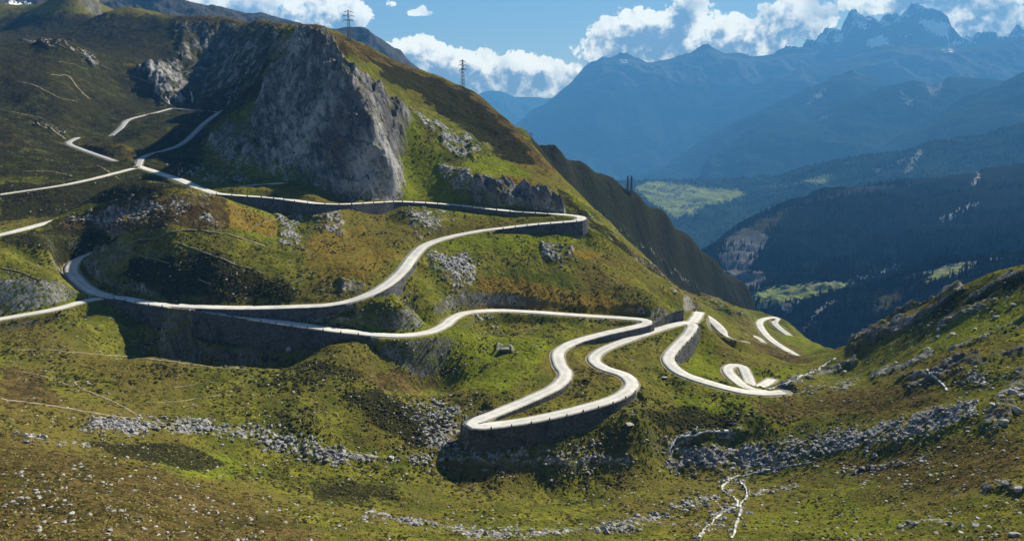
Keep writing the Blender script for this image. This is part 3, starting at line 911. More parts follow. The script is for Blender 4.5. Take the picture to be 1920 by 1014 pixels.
def ribbon(name, c, hw, mat, lift=0.06, kind='structure', edge_wob=0.0, thick=0.3):
    t, left = road_frames(c)
    n = len(c)
    offs = np.array([-1.0, -0.98, -0.5, 0, 0.5, 0.98, 1.0])
    dz = np.array([-thick, 0, 0.04, 0.07, 0.04, 0, -thick])
    V = np.zeros((n, 7, 3))
    w = hw * (1 + edge_wob * fbm(c[:, 0], c[:, 1], 6, 3, seed=77))
    for j in range(7):
        V[:, j, :2] = c[:, :2] + left * (offs[j] * w)[:, None]
        V[:, j, 2] = c[:, 2] + lift + dz[j]
    o = mesh_np(name, V.reshape(-1, 3), grid_quads(n, 7), mat, {'across': np.tile(offs, n)})
    tag(o, kind=kind)
    return o


M_TRACK = path_mat('gravel_track', (0.26, 0.265, 0.27), (0.40, 0.41, 0.415))
for ci_, (c, hw) in enumerate(ROADS):
    cc = c.copy()
    cc[:, 2] += 0.02 * (ci_ % 5)
    ribbon('road', cc, hw, M_TRACK if hw < 2.4 else M_ROAD, edge_wob=0.12)



def wall_runs():
    for ri, (c, hw) in enumerate(ROADS):
        t, left = road_frames(c)
        for col, sg in ((3, 1), (4, -1)):
            on = c[:, col] > 0.7
            i = 0
            while i < len(c):
                if on[i]:
                    j = i
                    while j + 1 < len(c) and on[j + 1]: j += 1
                    if j - i > 4: yield ri, c[i:j + 1], left[i:j + 1] * sg, c[i:j + 1, col], hw
                    i = j + 1
                else: i += 1


def build_wall(c, out, h, hw, label):
    """battered masonry face with coping, standing on the downhill edge of the road"""
    n = len(c)
    prof = [(-0.3, 0.0, 'top'), (-0.3, 0.22, 'top'), (0.12, 0.22, 'top'), (0.12, 0.0, 'top'), (0.25, -1.0, 'foot')]
    V = np.zeros((n, len(prof), 3))
    hh = np.maximum(h, 0.3)
    for j, (o, dz, kind) in enumerate(prof):
        if kind == 'top':
            V[:, j, :2] = c[:, :2] + out * (hw + 0.8 + o)
            V[:, j, 2] = c[:, 2] + dz
        else:
            V[:, j, :2] = c[:, :2] + out * (hw + 1.0 + hh * 0.09)[:, None]
            V[:, j, 2] = c[:, 2] - hh - 2.5
    o = mesh_np('retaining_wall', V.reshape(-1, 3), grid_quads(n, len(prof)), M_WALL, smooth=False)
    tag(o, label, 'wall', 'stone retaining walls below the road')
    return o


WALL_LABELS = [
    'curved stone retaining wall under the outer tip of the upper right hairpin',
    'low stone wall on the outside of the steep middle bend of the road',
    'shaded stone wall under the middle road just above the long lower road',
    'long low stone wall under the uppermost road at the foot of the cliff',
    'stone wall between the two road legs beside the tight right hairpin',
    'low stone wall inside the lowest hairpin between its two legs',
    'shaded stone wall under the short leg right of the road fork',
    'tall long shaded retaining wall under the road at the left junction',
    'dark high stone wall carrying the outer leg of the lowest hairpin']
for wi, (ri, c, out, h, hw) in enumerate(wall_runs()):
    build_wall(c, out, h, hw, WALL_LABELS[wi] if wi < len(WALL_LABELS) else 'low stone wall below a road bend')


def cut_wall():
    c, hw = ROADS[1]
    t, left = road_frames(c)
    u_, v_ = project(c[:, 0], c[:, 1], c[:, 2])
    idx = np.arange(len(c))
    sel = (u_ > 1228) & (u_ < 1288) & (c[:, 1] > 390) & (v_ < 622) & (v_ > 603)
    ii = idx[sel]
    ii = ii[ii > np.median(ii) - 40]
    c, left = c[ii], left[ii]
    n = len(c)
    h = np.linspace(1.0, 6.0, n)
    V = np.zeros((n, 4, 3))
    for j, (o, zz) in enumerate([(0.9, None), (1.6, 0), (2.3, 0.0), (2.5, -2.0)]):
        V[:, j, :2] = c[:, :2] + left * (hw + o)
        V[:, j, 2] = c[:, 2] + ((-0.6) if zz is None else h + zz)
    o = mesh_np('retaining_wall', V.reshape(-1, 3), grid_quads(n, 4), M_WALL, smooth=False)
    tag(o, 'dark stone cutting wall rising above the road fork under the ridge', 'wall', 'stone retaining walls below the road')


cut_wall()

# ------------------------------------------------------------------ far mountains
def far_mat(name, forest, alp, treeline, scale, rocky=1.0, snow=0.0):
    m, k, b = new_mat(name)
    geo = k.node('ShaderNodeNewGeometry')
    pos = geo.outputs['Position']
    z = k.sep(pos)[2]
    nz = k.sep(geo.outputs['Normal'])[2]
    n = k.noise(pos, 0.004 * scale, 6, 0.6)
    f = k.noise(pos, 0.02 * scale, 5, 0.7)
    lvl = k.m('ADD', z, k.m('MULTIPLY', k.m('SUBTRACT', n, 0.5), 500.0 / scale))
    c = k.mix(k.step(f, 0.4, 0.62), forest, tuple(x * 0.45 for x in forest))
    a = k.mix(k.step(f, 0.4, 0.6), alp, tuple(x * 0.6 for x in alp))
    rk = k.mix(f, (0.05, 0.05, 0.052), (0.14, 0.138, 0.138))
    a = k.mix(k.m('MULTIPLY', k.m('MULTIPLY', k.step(nz, 0.8, 0.6), k.step(n, 0.42, 0.58)), rocky), a, rk)
    c = k.mix(k.step(lvl, treeline - 60 / scale, treeline + 60 / scale), c, a)
    if snow:
        a2 = k.m('MULTIPLY', k.step(k.noise(pos, 0.006, 6, 0.65), 0.45, 0.52), k.step(nz, 0.35, 0.62))
        c = k.mix(k.m('MULTIPLY', a2, snow), c, (0.9, 0.92, 0.95))
    g_ = k.m('MULTIPLY', k.m('SUBTRACT', f, 0.5), 0.8)
    c = k.mix(k.step(k.m('ADD', k.attr('green'), k.m('MULTIPLY', g_, k.step(k.attr('green'), 0.0, 0.3))), 0.35, 0.6), c, k.mix(f, (0.10, 0.13, 0.04), (0.2, 0.22, 0.09)))
    c = k.mix(k.step(k.m('ADD', k.attr('rock'), k.m('MULTIPLY', g_, k.step(k.attr('rock'), 0.0, 0.3))), 0.35, 0.6), c, rk)
    c = k.mix(k.step(k.m('ADD', k.attr('heath'), k.m('MULTIPLY', g_, k.step(k.attr('heath'), 0.0, 0.3))), 0.3, 0.7), c, k.mix(f, (0.03, 0.028, 0.016), (0.06, 0.053, 0.028)))
    c = k.mix(k.step(k.m('ADD', k.attr('pale'), k.m('MULTIPLY', g_, k.step(k.attr('pale'), 0.0, 0.3))), 0.35, 0.6), c, (0.2, 0.195, 0.18))
    c = k.mix(k.step(k.m('ADD', k.attr('snow'), k.m('MULTIPLY', g_, k.step(k.attr('snow'), 0.0, 0.3))), 0.4, 0.55), c, (0.93, 0.94, 0.96))
    k.put(b.inputs['Base Color'], c)
    k.put(b.inputs['Normal'], k.bump(f, 12.0 / scale, 1.0))
    return m


FN = ('green', 'rock', 'heath', 'pale', 'snow')


def mountain(name, lines, mat, amp, lam, zones=(), nc=420, nr=160, back=900.0, seed=0, jag=0.25, label=None):
    def near(Y):
        return np.where(Y > 6000, 6000 + (Y - 6000) * 1.3, Y)
    if lines[0][0][2] > 6800: amp, lam = amp * 1.35, lam * 1.1
    us = np.linspace(lines[0][0][0], lines[0][-1][0], nc)
    rows = []
    for ln in lines:
        a = np.array(ln, float)
        uu = us if len(a) > 1 else us
        v = np.interp(us, a[:, 0], a[:, 1]); Y = near(np.interp(us, a[:, 0], a[:, 2]))
        tx = np.array([P(u_, v_, Y_) for u_, v_, Y_ in zip(us, v, Y)])
        rows.append(tx)
    ridge = rows[0]
    b1 = ridge + np.array([0, back * 0.3, -back * 0.14]); b2 = ridge + np.array([0, back, -back * 0.75])
    rows = [b2, b1] + rows
    K = len(rows)
    R = np.stack(rows)                       # K, nc, 3
    seg = np.linspace(0, K - 1, nr)
    i0 = np.clip(np.floor(seg).astype(int), 0, K - 2)
    t = (seg - i0)[:, None, None]
    p1, p2 = R[i0], R[i0 + 1]
    p0, p3 = R[np.maximum(i0 - 1, 0)], R[np.minimum(i0 + 2, K - 1)]
    m1, m2 = (p2 - p0) * 0.35, (p3 - p1) * 0.35
    h = 2 * t ** 3 - 3 * t ** 2 + 1
    G = h * p1 + (t ** 3 - 2 * t ** 2 + t) * m1 + (1 - h) * p2 + (t ** 3 - t ** 2) * m2
    x, y, z = G[..., 0], G[..., 1], G[..., 2]
    w = np.clip(np.abs(seg - 2) * 1.6, jag, 1)[:, None]
    xr = x * 0.82 + y * 0.57; yr = -x * 0.57 + y * 0.82
    n = fbm(xr, yr * 0.45, lam, 7, 0.5, seed, ridged=True) - 0.3 + 0.35 * fbm(x, y, lam * 0.25, 5, 0.55, seed + 3)
    G[..., 2] = z + n * amp * w
    A = paint([(q[0], q[1], q[2], *(q[3:])) for q in zones], G[..., 0].ravel(), G[..., 1].ravel(), G[..., 2].ravel(), FN)
    o = mesh_np(name, G.reshape(-1, 3), grid_quads(nr, nc), mat, A)
    tag(o, kind='structure')
    return o, G, A


def L(Y, *pts):
    return [(u, v, Y) for u, v in pts]


def shift(line, dv, dY, v_abs=None):
    return [(u, v + dv if v_abs is None else v_abs, Y + dY) for u, v, Y in line]


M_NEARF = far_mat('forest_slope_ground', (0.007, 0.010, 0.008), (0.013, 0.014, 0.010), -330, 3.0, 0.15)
M_MID = far_mat('wooded_mountain', (0.022, 0.036, 0.026), (0.06, 0.065, 0.05), 250, 1.2)
M_HIGH = far_mat('high_mountain', (0.03, 0.042, 0.036), (0.085, 0.088, 0.085), 300, 0.8)
M_ROCKY = far_mat('rocky_mountain', (0.035, 0.038, 0.03), (0.06, 0.058, 0.05), -1000, 1.5)
M_SNOWY = far_mat('snow_peaks_rock', (0.035, 0.04, 0.045), (0.08, 0.08, 0.09), -2000, 0.7, 1.0, 0.8)

r1 = [(1300, 500, 2400), (1345, 462, 2600), (1380, 436, 2750), (1420, 412, 2900), (1460, 392, 3000), (1500, 376, 3100), (1550, 360, 3200), (1600, 350, 3300), (1680, 343, 3350), (1750, 336, 3400), (1850, 322, 3450), (1920, 308, 3500), (2150, 262, 3600)]
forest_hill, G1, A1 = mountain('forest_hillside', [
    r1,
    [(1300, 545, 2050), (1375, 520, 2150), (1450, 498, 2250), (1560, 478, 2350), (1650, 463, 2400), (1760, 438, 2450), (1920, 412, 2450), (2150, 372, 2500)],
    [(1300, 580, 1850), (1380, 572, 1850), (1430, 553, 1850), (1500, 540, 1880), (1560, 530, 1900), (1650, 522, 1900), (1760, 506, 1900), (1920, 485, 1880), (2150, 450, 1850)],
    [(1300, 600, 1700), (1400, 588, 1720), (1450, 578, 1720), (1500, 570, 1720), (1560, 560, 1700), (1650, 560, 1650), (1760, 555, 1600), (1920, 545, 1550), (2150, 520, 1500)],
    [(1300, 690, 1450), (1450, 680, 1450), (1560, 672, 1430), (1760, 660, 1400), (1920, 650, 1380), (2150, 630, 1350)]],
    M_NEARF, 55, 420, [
        ('heath', [(1345, 462), (1420, 410), (1500, 374), (1600, 348), (1760, 332), (1700, 352), (1600, 365), (1500, 390), (1430, 440)], 8, .55),
        ('rock', [(1340, 465), (1400, 425), (1440, 440), (1420, 480), (1380, 545), (1360, 520)], 8, .9),
        ('rock', [(1375, 520), (1430, 500), (1440, 530), (1400, 560)], 8, .7),
        ('green', [(1405, 555), (1440, 540), (1560, 528), (1600, 530), (1560, 545), (1480, 565), (1430, 572)], 6, 1),
        ('pale', [(1520, 536), (1600, 525), (1660, 508), (1690, 495)], 2, 1, (0, 1e9), 1.6),
        ('pale', [(1760, 410), (1800, 395), (1830, 380)], 3, .8, (0, 1e9), 2.5),
        ('pale', [(1825, 345), (1835, 330), (1830, 320)], 3, .8, (0, 1e9), 3),
        ('pale', [(1500, 590), (1560, 556), (1640, 535), (1690, 525)], 2, .9, (0, 1e9), 1.6)],
    nc=500, nr=220, seed=4)
low_ridge, G1b, A1b = mountain('forest_ridge', [
    [(1440, 640, 1500), (1480, 605, 1560), (1520, 578, 1580), (1570, 556, 1580), (1640, 542, 1560), (1700, 522, 1540), (1790, 495, 1520), (1850, 487, 1500), (1920, 480, 1480), (2150, 440, 1450)],
    [(1440, 650, 1420), (1520, 610, 1450), (1600, 590, 1430), (1700, 570, 1400), (1800, 545, 1380), (1920, 530, 1350), (2150, 490, 1330)],
    [(1440, 690, 1250), (1560, 680, 1230), (1700, 650, 1200), (1920, 610, 1150), (2150, 570, 1120)]],
    M_NEARF, 26, 240, [
        ('pale', [(1700, 520), (1740, 508), (1790, 495), (1850, 487), (1880, 481)], 2, 1, (0, 1e9), 1.8),
        ('pale', [(1780, 522), (1820, 500), (1840, 488)], 2, 1, (0, 1e9), 1.6),
        ('heath', [(1640, 560), (1720, 530), (1700, 560), (1640, 590)], 8, .8),
        ('green', [(1740, 510), (1830, 488), (1800, 510), (1740, 530)], 5, .7),
        ('pale', [(1510, 620), (1535, 585), (1560, 562)], 2, 1, (0, 1e9), 1.6)],
    nc=420, nr=140, seed=6, back=150)

_, G2, A2 = mountain('wooded_hillside', [
    [(980, 335, 6600), (1150, 338, 6300), (1200, 339, 6200), (1300, 338, 6200), (1400, 336, 6000), (1450, 332, 5800), (1500, 318, 5600), (1560, 303, 5400), (1620, 293, 5300), (1690, 286, 5200), (1720, 279, 5200), (1760, 264, 5200), (1850, 255, 5200), (1920, 230, 5200), (2150, 165, 5200)],
    [(980, 360, 6000), (1150, 362, 5800), (1200, 362, 5700), (1300, 360, 5700), (1400, 362, 5500), (1500, 350, 5200), (1620, 328, 4950), (1760, 306, 4850), (1920, 275, 4800), (2150, 215, 4800)],
    [(980, 395, 5300), (1200, 395, 5100), (1300, 392, 5100), (1400, 398, 4900), (1500, 385, 4600), (1700, 360, 4400), (1920, 330, 4300), (2150, 270, 4300)],
    [(980, 520, 4000), (1300, 520, 3900), (1500, 500, 3800), (1920, 440, 3700), (2150, 400, 3700)]],
    M_MID, 60, 800, [
        ('green', [(1190, 352), (1215, 342), (1262, 344), (1300, 350), (1392, 358), (1398, 363), (1362, 378), (1330, 381), (1295, 398), (1262, 402), (1220, 378)], 4, 1),
        ('green', [(1218, 340), (1252, 342), (1250, 350), (1225, 350)], 3, .9),
        ('green', [(1255, 402), (1310, 385), (1300, 408), (1260, 412)], 5, .7),
        ('green', [(1495, 340), (1560, 325), (1545, 345)], 6, .8),
        ('pale', [(1640, 320), (1680, 308), (1700, 296)], 4, .6, (0, 1e9), 3),
        ('pale', [(1702, 322), (1712, 300), (1728, 283)], 3, .8, (0, 1e9), 4),
        ('pale', [(1430, 350), (1470, 346), (1520, 338)], 2, .7, (0, 1e9), 1.5)],
    nc=500, nr=180, seed=8, jag=.1)
mountain('wooded_spur', [
    L(7400, (1640, 290), (1690, 262), (1750, 228), (1816, 195), (1883, 161), (1920, 141), (2150, 40)),
    L(6800, (1640, 320), (1750, 275), (1816, 250), (1920, 215), (2150, 120)),
    L(5800, (1640, 420), (1920, 380), (2150, 330))], M_MID, 110, 1500, nc=260, nr=120, seed=10, jag=.1)
mountain('wooded_mountain', [
    L(8600, (1330, 300), (1424, 250), (1488, 235), (1531, 224), (1572, 199), (1629, 178), (1672, 164), (1716, 153), (1733, 158), (1746, 167), (1783, 146), (1816, 151), (1877, 158), (2000, 170), (2150, 150)),
    L(7900, (1330, 330), (1424, 300), (1531, 285), (1629, 255), (1716, 235), (1783, 230), (2150, 240)),
    L(6600, (1330, 440), (1600, 420), (2150, 380))], M_MID, 150, 1700, [
        ('pale', [(1690, 175), (1700, 185), (1708, 195)], 4, .8, (0, 1e9), 5), ('pale', [(1740, 160), (1752, 178), (1765, 155)], 4, .7, (0, 1e9), 5),
        ('rock', [(1530, 226), (1560, 210), (1550, 225)], 5, .9)], nc=360, nr=140, seed=12, jag=.1)
mountain('wooded_mountain', [
    L(9900, (1180, 345), (1230, 322), (1280, 292), (1347, 248), (1391, 225), (1441, 201), (1515, 168), (1560, 155), (1602, 145), (1640, 155), (1700, 190), (1800, 230)),
    L(9100, (1180, 360), (1280, 330), (1391, 280), (1515, 235), (1602, 220), (1800, 290)),
    L(7800, (1180, 440), (1500, 420), (1800, 400))], M_MID, 170, 1800, [
        ('pale', [(1515, 195), (1535, 180), (1545, 168)], 4, .7, (0, 1e9), 5)], nc=320, nr=120, seed=14, jag=.1)
mountain('high_mountain', [
    L(12200, (1180, 300), (1250, 260), (1334, 215), (1377, 181), (1441, 158), (1500, 128), (1560, 118), (1620, 103), (1660, 95), (1720, 93), (1800, 93), (1850, 84), (1890, 74), (1920, 68), (2150, 40)),
    L(11400, (1180, 330), (1334, 255), (1500, 190), (1660, 160), (1920, 140), (2150, 120)),
    L(9800, (1180, 420), (1500, 380), (2150, 330))], M_HIGH, 220, 2000, [
        ('snow', [(1750, 92), (1790, 92), (1785, 99)], 3, .7)], nc=360, nr=130, seed=16, jag=.1)
mountain('high_mountain', [
    L(13600, (900, 290), (955, 248), (985, 226), (1020, 201), (1060, 166), (1100, 131), (1130, 116), (1180, 112), (1215, 119), (1250, 116), (1300, 101), (1330, 95), (1360, 106), (1400, 112), (1440, 108), (1500, 102), (1560, 98), (1640, 110), (1750, 130)),
    L(12800, (900, 310), (985, 260), (1060, 215), (1130, 180), (1250, 175), (1330, 165), (1500, 170), (1750, 190)),
    L(11000, (900, 400), (1100, 380), (1300, 370), (1750, 370))], M_HIGH, 260, 2200, [
        ('snow', [(1158, 113), (1180, 112), (1172, 122)], 3, .7)], nc=400, nr=140, seed=18, jag=.08)
mountain('snowy_peak', [
    L(13950, (1440, 120), (1480, 106), (1510, 92), (1545, 72), (1560, 57), (1573, 62), (1582, 75), (1593, 50), (1602, 40), (1612, 36), (1640, 36), (1653, 50), (1668, 47), (1690, 38), (1705, 28), (1712, 18), (1725, 14), (1745, 17), (1765, 17), (1778, 28), (1785, 46), (1800, 66), (1820, 76), (1850, 72), (1880, 66), (1920, 70), (2050, 60)),
    L(13850, (1440, 130), (1510, 108), (1560, 90), (1640, 82), (1725, 62), (1785, 82), (1850, 90), (2050, 90)),
    L(13750, (1440, 180), (1640, 165), (1800, 160), (2050, 160))], M_SNOWY, 330, 800, [
        ('snow', [(1604, 37), (1622, 40), (1626, 54), (1614, 56)], 3, 1), ('snow', [(1562, 66), (1584, 62), (1578, 82), (1566, 80)], 3, 1),
        ('snow', [(1625, 80), (1652, 64), (1668, 80), (1662, 92), (1640, 98)], 3, 1), ('snow', [(1720, 36), (1750, 40), (1782, 46), (1775, 72), (1755, 66), (1735, 55)], 3, 1),
        ('snow', [(1790, 75), (1815, 78), (1800, 84), (1770, 92)], 3, .8), ('snow', [(1690, 66), (1712, 62), (1700, 72)], 3, .7)], nc=420, nr=140, seed=20, jag=.2)
mountain('snowy_peak', [
    L(13800, (1530, 120), (1560, 100), (1580, 78), (1592, 60), (1602, 46), (1612, 62), (1625, 84), (1645, 100), (1680, 110)),
    L(13740, (1530, 130), (1580, 105), (1602, 80), (1625, 105), (1680, 125)),
    L(13690, (1530, 170), (1602, 160), (1680, 165))], M_SNOWY, 100, 700, nc=200, nr=80, seed=22, jag=.08)
mountain('far_mountain', [
    L(18000, (860, 200), (890, 184), (905, 178), (922, 173), (940, 175), (955, 183), (980, 184), (1010, 182), (1040, 190), (1120, 215)),
    L(17000, (860, 230), (940, 215), (1120, 245)),
    L(15500, (860, 300), (1120, 300))], M_HIGH, 160, 1500, nc=200, nr=80, seed=24, jag=.08)
mountain('high_mountain', [
    L(3600, (400, 60), (450, 30), (490, 24), (520, 33), (560, 44), (600, 50), (630, 55), (648, 52), (675, 54), (692, 60), (715, 73), (738, 90), (752, 95), (764, 112), (778, 124), (840, 165)),
    L(3300, (400, 90), (560, 80), (692, 95), (778, 150), (840, 190)),
    L(2600, (400, 190), (692, 200), (840, 260))], M_ROCKY, 60, 500, nc=260, nr=90, seed=26, jag=.1)
mountain('high_mountain', [
    L(3000, (120, 40), (180, 10), (220, -14), (300, -22), (345, 2), (380, 10), (420, 14), (450, 22), (485, 34), (540, 50)),
    L(2700, (120, 60), (300, 20), (420, 40), (540, 70)),
    L(2200, (120, 130), (540, 130))], M_ROCKY, 50, 400, nc=240, nr=90, seed=28, jag=.1)
mountain('rocky_mountain', [
    L(2500, (-250, -90), (-60, -60), (60, -50), (150, -25), (200, 0), (230, 16), (280, 26)),
    L(2250, (-250, -40), (0, -5), (100, 0), (200, 16), (280, 34)),
    L(1900, (-250, 50), (0, 45), (280, 60))], M_ROCKY, 40, 220, [
        ('snow', [(20, 2), (60, 5), (50, 12), (10, 12)], 3, .8), ('pale', [(90, 8), (110, 3), (105, 12)], 3, .9), ('pale', [(130, 4), (190, 2)], 2, .9, (0, 1e9), 2)], nc=260, nr=100, seed=30, jag=.2)

# the valley floors far below, one sheet out to the horizon
vx = np.array([-30000, 40000]); vy = np.array([1200, 45000])
vf = mesh_np('valley_floor', [(-30000, 900, -1300), (45000, 900, -1300), (45000, 45000, -1300), (-30000, 45000, -1300)], [(0, 1, 2, 3)], M_MID)
tag(vf, kind='structure')

# ------------------------------------------------------------------ the air
def haze():
    x0, x1, y0, y1, z0, z1 = -12000, 24000, -400, 21000, -1301, 2600
    v = [(x, y, z) for z in (z0, z1) for y in (y0, y1) for x in (x0, x1)]
    f = [(0, 2, 3, 1), (4, 5, 7, 6), (0, 1, 5, 4), (2, 6, 7, 3), (0, 4, 6, 2), (1, 3, 7, 5)]
    m = bpy.data.materials.new('haze')
    m.use_nodes = True
    k = NT(m.node_tree)
    k.n.clear()
    pv_ = k.node('ShaderNodeVolumePrincipled')
    pv_.inputs['Color'].default_value = (0.13, 0.44, 1.0, 1)
    pv_.inputs['Absorption Color'].default_value = (0.06, 0.10, 0.3, 1)
    pv_.inputs['Density'].default_value = HAZE
    pv_.inputs['Anisotropy'].default_value = 0.0
    out = k.node('ShaderNodeOutputMaterial')
    k.l.new(pv_.outputs[0], out.inputs['Volume'])
    o = mesh_np('haze', v, f, m, smooth=False)
    tag(o, kind='stuff')


HAZE = 7e-5
haze()

# ------------------------------------------------------------------ footpaths and streams draped on the ground
def drape(px, step=1.5):
    p = np.array(px, float)
    d = np.concatenate([[0], np.cumsum(np.hypot(np.diff(p[:, 0]), np.diff(p[:, 1])))])
    ss = np.arange(0, d[-1], 2.0)
    pts = []
    for q in ss:
        g_ = ground_at(np.interp(q, d, p[:, 0]), np.interp(q, d, p[:, 1]))
        if g_ is not None: pts.append(g_)
    pts = np.array(pts)
    med = np.array([np.median(pts[max(0, i - 6):i + 7, 1]) for i in range(len(pts))])
    pts = pts[np.abs(pts[:, 1] - med) < 9]
    k = np.ones(7) / 7
    w = np.stack([np.convolve(np.pad(pts[:, i], 3, mode='edge'), k, 'valid') for i in range(2)], 1)
    keep_ = [0]
    for i in range(1, len(w)):
        if np.hypot(*(w[i] - w[keep_[-1]])) > step: keep_.append(i)
    w = w[keep_]
    w = w + np.stack([fbm(w[:, 0], w[:, 1], 9, 2, seed=81), fbm(w[:, 0], w[:, 1], 9, 2, seed=83)], 1) * 0.6
    z = height(w[:, 0], w[:, 1])
    return np.column_stack([w, z, 0 * z, 0 * z])


M_PATH = path_mat('trodden_earth', (0.16, 0.13, 0.07), (0.30, 0.26, 0.17))
M_STREAM = path_mat('stream_water', (0.16, 0.165, 0.165), (0.6, 0.61, 0.6), 0.35)
PATHS = [
    ([(0, 657), (90, 655), (250, 668), (400, 686), (470, 692)], .45),
    ([(0, 746), (80, 757), (170, 772), (270, 787), (340, 796)], .55),
    ([(30, 693), (90, 707), (140, 727)], .3), ([(150, 711), (137, 716), (150, 726), (215, 753), (272, 785)], .4),
    ([(322, 725), (360, 720), (405, 715)], .3), ([(270, 754), (330, 752), (390, 742), (440, 738)], .3),
    ([(228, 462), (262, 449), (290, 446), (303, 440), (318, 433), (370, 430), (430, 438), (500, 462)], .75),
    ([(330, 452), (390, 475), (450, 497), (500, 512)], .4), ([(232, 466), (270, 480), (322, 493)], .35), ([(370, 520), (400, 535)], .3),
    ([(478, 421), (520, 408), (568, 400)], .5), ([(0, 500), (40, 510), (90, 528)], .35),
    ([(110, 82), (140, 97), (162, 110)], .9), ([(170, 115), (192, 124)], .8), ([(110, 114), (140, 120), (166, 131)], .7),
    ([(215, 138), (250, 143), (270, 148), (285, 160)], .7), ([(95, 138), (130, 140), (142, 160), (160, 178), (175, 188)], .7),
    ([(60, 228), (100, 242), (126, 262)], .8), ([(0, 204), (40, 212), (85, 222)], .7), ([(150, 90), (178, 112), (205, 132)], 1.1), ([(30, 150), (70, 160), (110, 182), (150, 190)], .7), ([(40, 320), (90, 318), (140, 330)], .6),
    ([(242, 380), (240, 392), (232, 402)], .4), ([(180, 305), (210, 325), (235, 340)], .5), ([(1800, 585), (1850, 560), (1870, 545)], .6),
]
STREAMS = [
    ([(1310, 1005), (1335, 975), (1350, 962), (1385, 945), (1380, 932), (1360, 926), (1352, 910), (1370, 894), (1398, 889), (1470, 874), (1530, 864)], .38),
    ([(1372, 1010), (1378, 985), (1388, 960), (1386, 944), (1402, 930), (1398, 915), (1386, 896)], .34),
    ([(1436, 730), (1480, 715), (1530, 692), (1560, 674), (1572, 665)], .7),
    ([(1735, 690), (1752, 702), (1765, 715), (1780, 735)], .5), ([(1255, 850), (1258, 832), (1275, 818), (1330, 808), (1375, 806)], .7),
    ([(356, 168), (362, 182), (352, 198)], 1.2), ([(310, 180), (316, 190), (322, 200)], .9), ([(325, 172), (340, 190), (350, 200)], .6),
]
for pl, hw in PATHS:
    ribbon('path', drape(pl), hw, M_PATH, lift=0.10, edge_wob=0.7, thick=0.35)
for pl, hw in STREAMS:
    ribbon('stream', drape(pl), hw * 0.85, M_STREAM, lift=0.2, edge_wob=1.3, thick=0.6)


# ------------------------------------------------------------------ stones
def rock_mat(name, lo, hi):
    m, k, b = new_mat(name)
    tcn = k.node('ShaderNodeTexCoord').outputs['Object']
    pos = k.node('ShaderNodeNewGeometry').outputs['Position']
    n = k.noise(pos, 1.6, 5, 0.65)
    n2 = k.noise(pos, 0.13, 3, 0.6)
    c = k.mix(k.step(n, 0.35, 0.62), lo, hi)
    c = k.mix(k.m('MULTIPLY', k.step(n2, 0.5, 0.7), 0.5), c, tuple(x * 0.5 for x in lo))
    k.put(b.inputs['Base Color'], c)
    k.put(b.inputs['Normal'], k.bump(n, 0.25, 0.8))
    return m


M_BOULDER = rock_mat('pale_granite', (0.20, 0.195, 0.185), (0.47, 0.455, 0.42))
M_SCREE = rock_mat('grey_scree', (0.08, 0.08, 0.084), (0.37, 0.365, 0.355))


def ico(sub):
    bm_ = bpy.data.meshes.new('tmp')
    import bmesh
    b = bmesh.new()
    bmesh.ops.create_icosphere(b, subdivisions=sub, radius=1.0)
    b.to_mesh(bm_); b.free()
    v = np.zeros(len(bm_.vertices) * 3, np.float32)
    bm_.vertices.foreach_get('co', v)
    f = np.array([p.vertices[:] for p in bm_.polygons], np.int32)
    bpy.data.meshes.remove(bm_)
    return v.reshape(-1, 3), f


IV3, IF3 = ico(3)
IV2, IF2 = ico(2)
IV1, IF1 = ico(1)


def rock_shape(v, rng, cuts=9, flat=0.55):
    v = v.copy()
    for _ in range(cuts):
        d_ = rng.normal(size=3); d_ /= np.linalg.norm(d_)
        off = rng.uniform(0.45, 0.85)
        s_ = v @ d_ - off
        v -= np.where(s_ > 0, s_, 0)[:, None] * d_ * 0.92
    v += rng.normal(size=v.shape) * 0.02
    v *= np.array([1.0, rng.uniform(0.6, 0.95), flat * rng.uniform(0.7, 1.2)])
    return v


ROCK_MESHES = []
for i in range(9):
    o = mesh_np('boulder', rock_shape(IV3, RNG), IF3, M_BOULDER, smooth=False)
    ROCK_MESHES.append(o.data)
    bpy.data.objects.remove(o)


def boulder(u, v, size, label, group=None, tall=1.0, tilt=0.25):
    g_ = ground_at(u, v)
    if g_ is None: return
    o = bpy.data.objects.new('boulder', ROCK_MESHES[random.randrange(len(ROCK_MESHES))])
    COL.objects.link(o)
    s_ = size / 2
    o.location = (g_[0], g_[1], g_[2] + s_ * 0.12 * tall)
    o.scale = (s_, s_ * random.uniform(0.75, 1.1), s_ * tall)
    o.rotation_euler = (random.uniform(-tilt, tilt), random.uniform(-tilt, tilt), random.uniform(0, 6.28))
    tag(o, label, 'boulder', group)
    return o


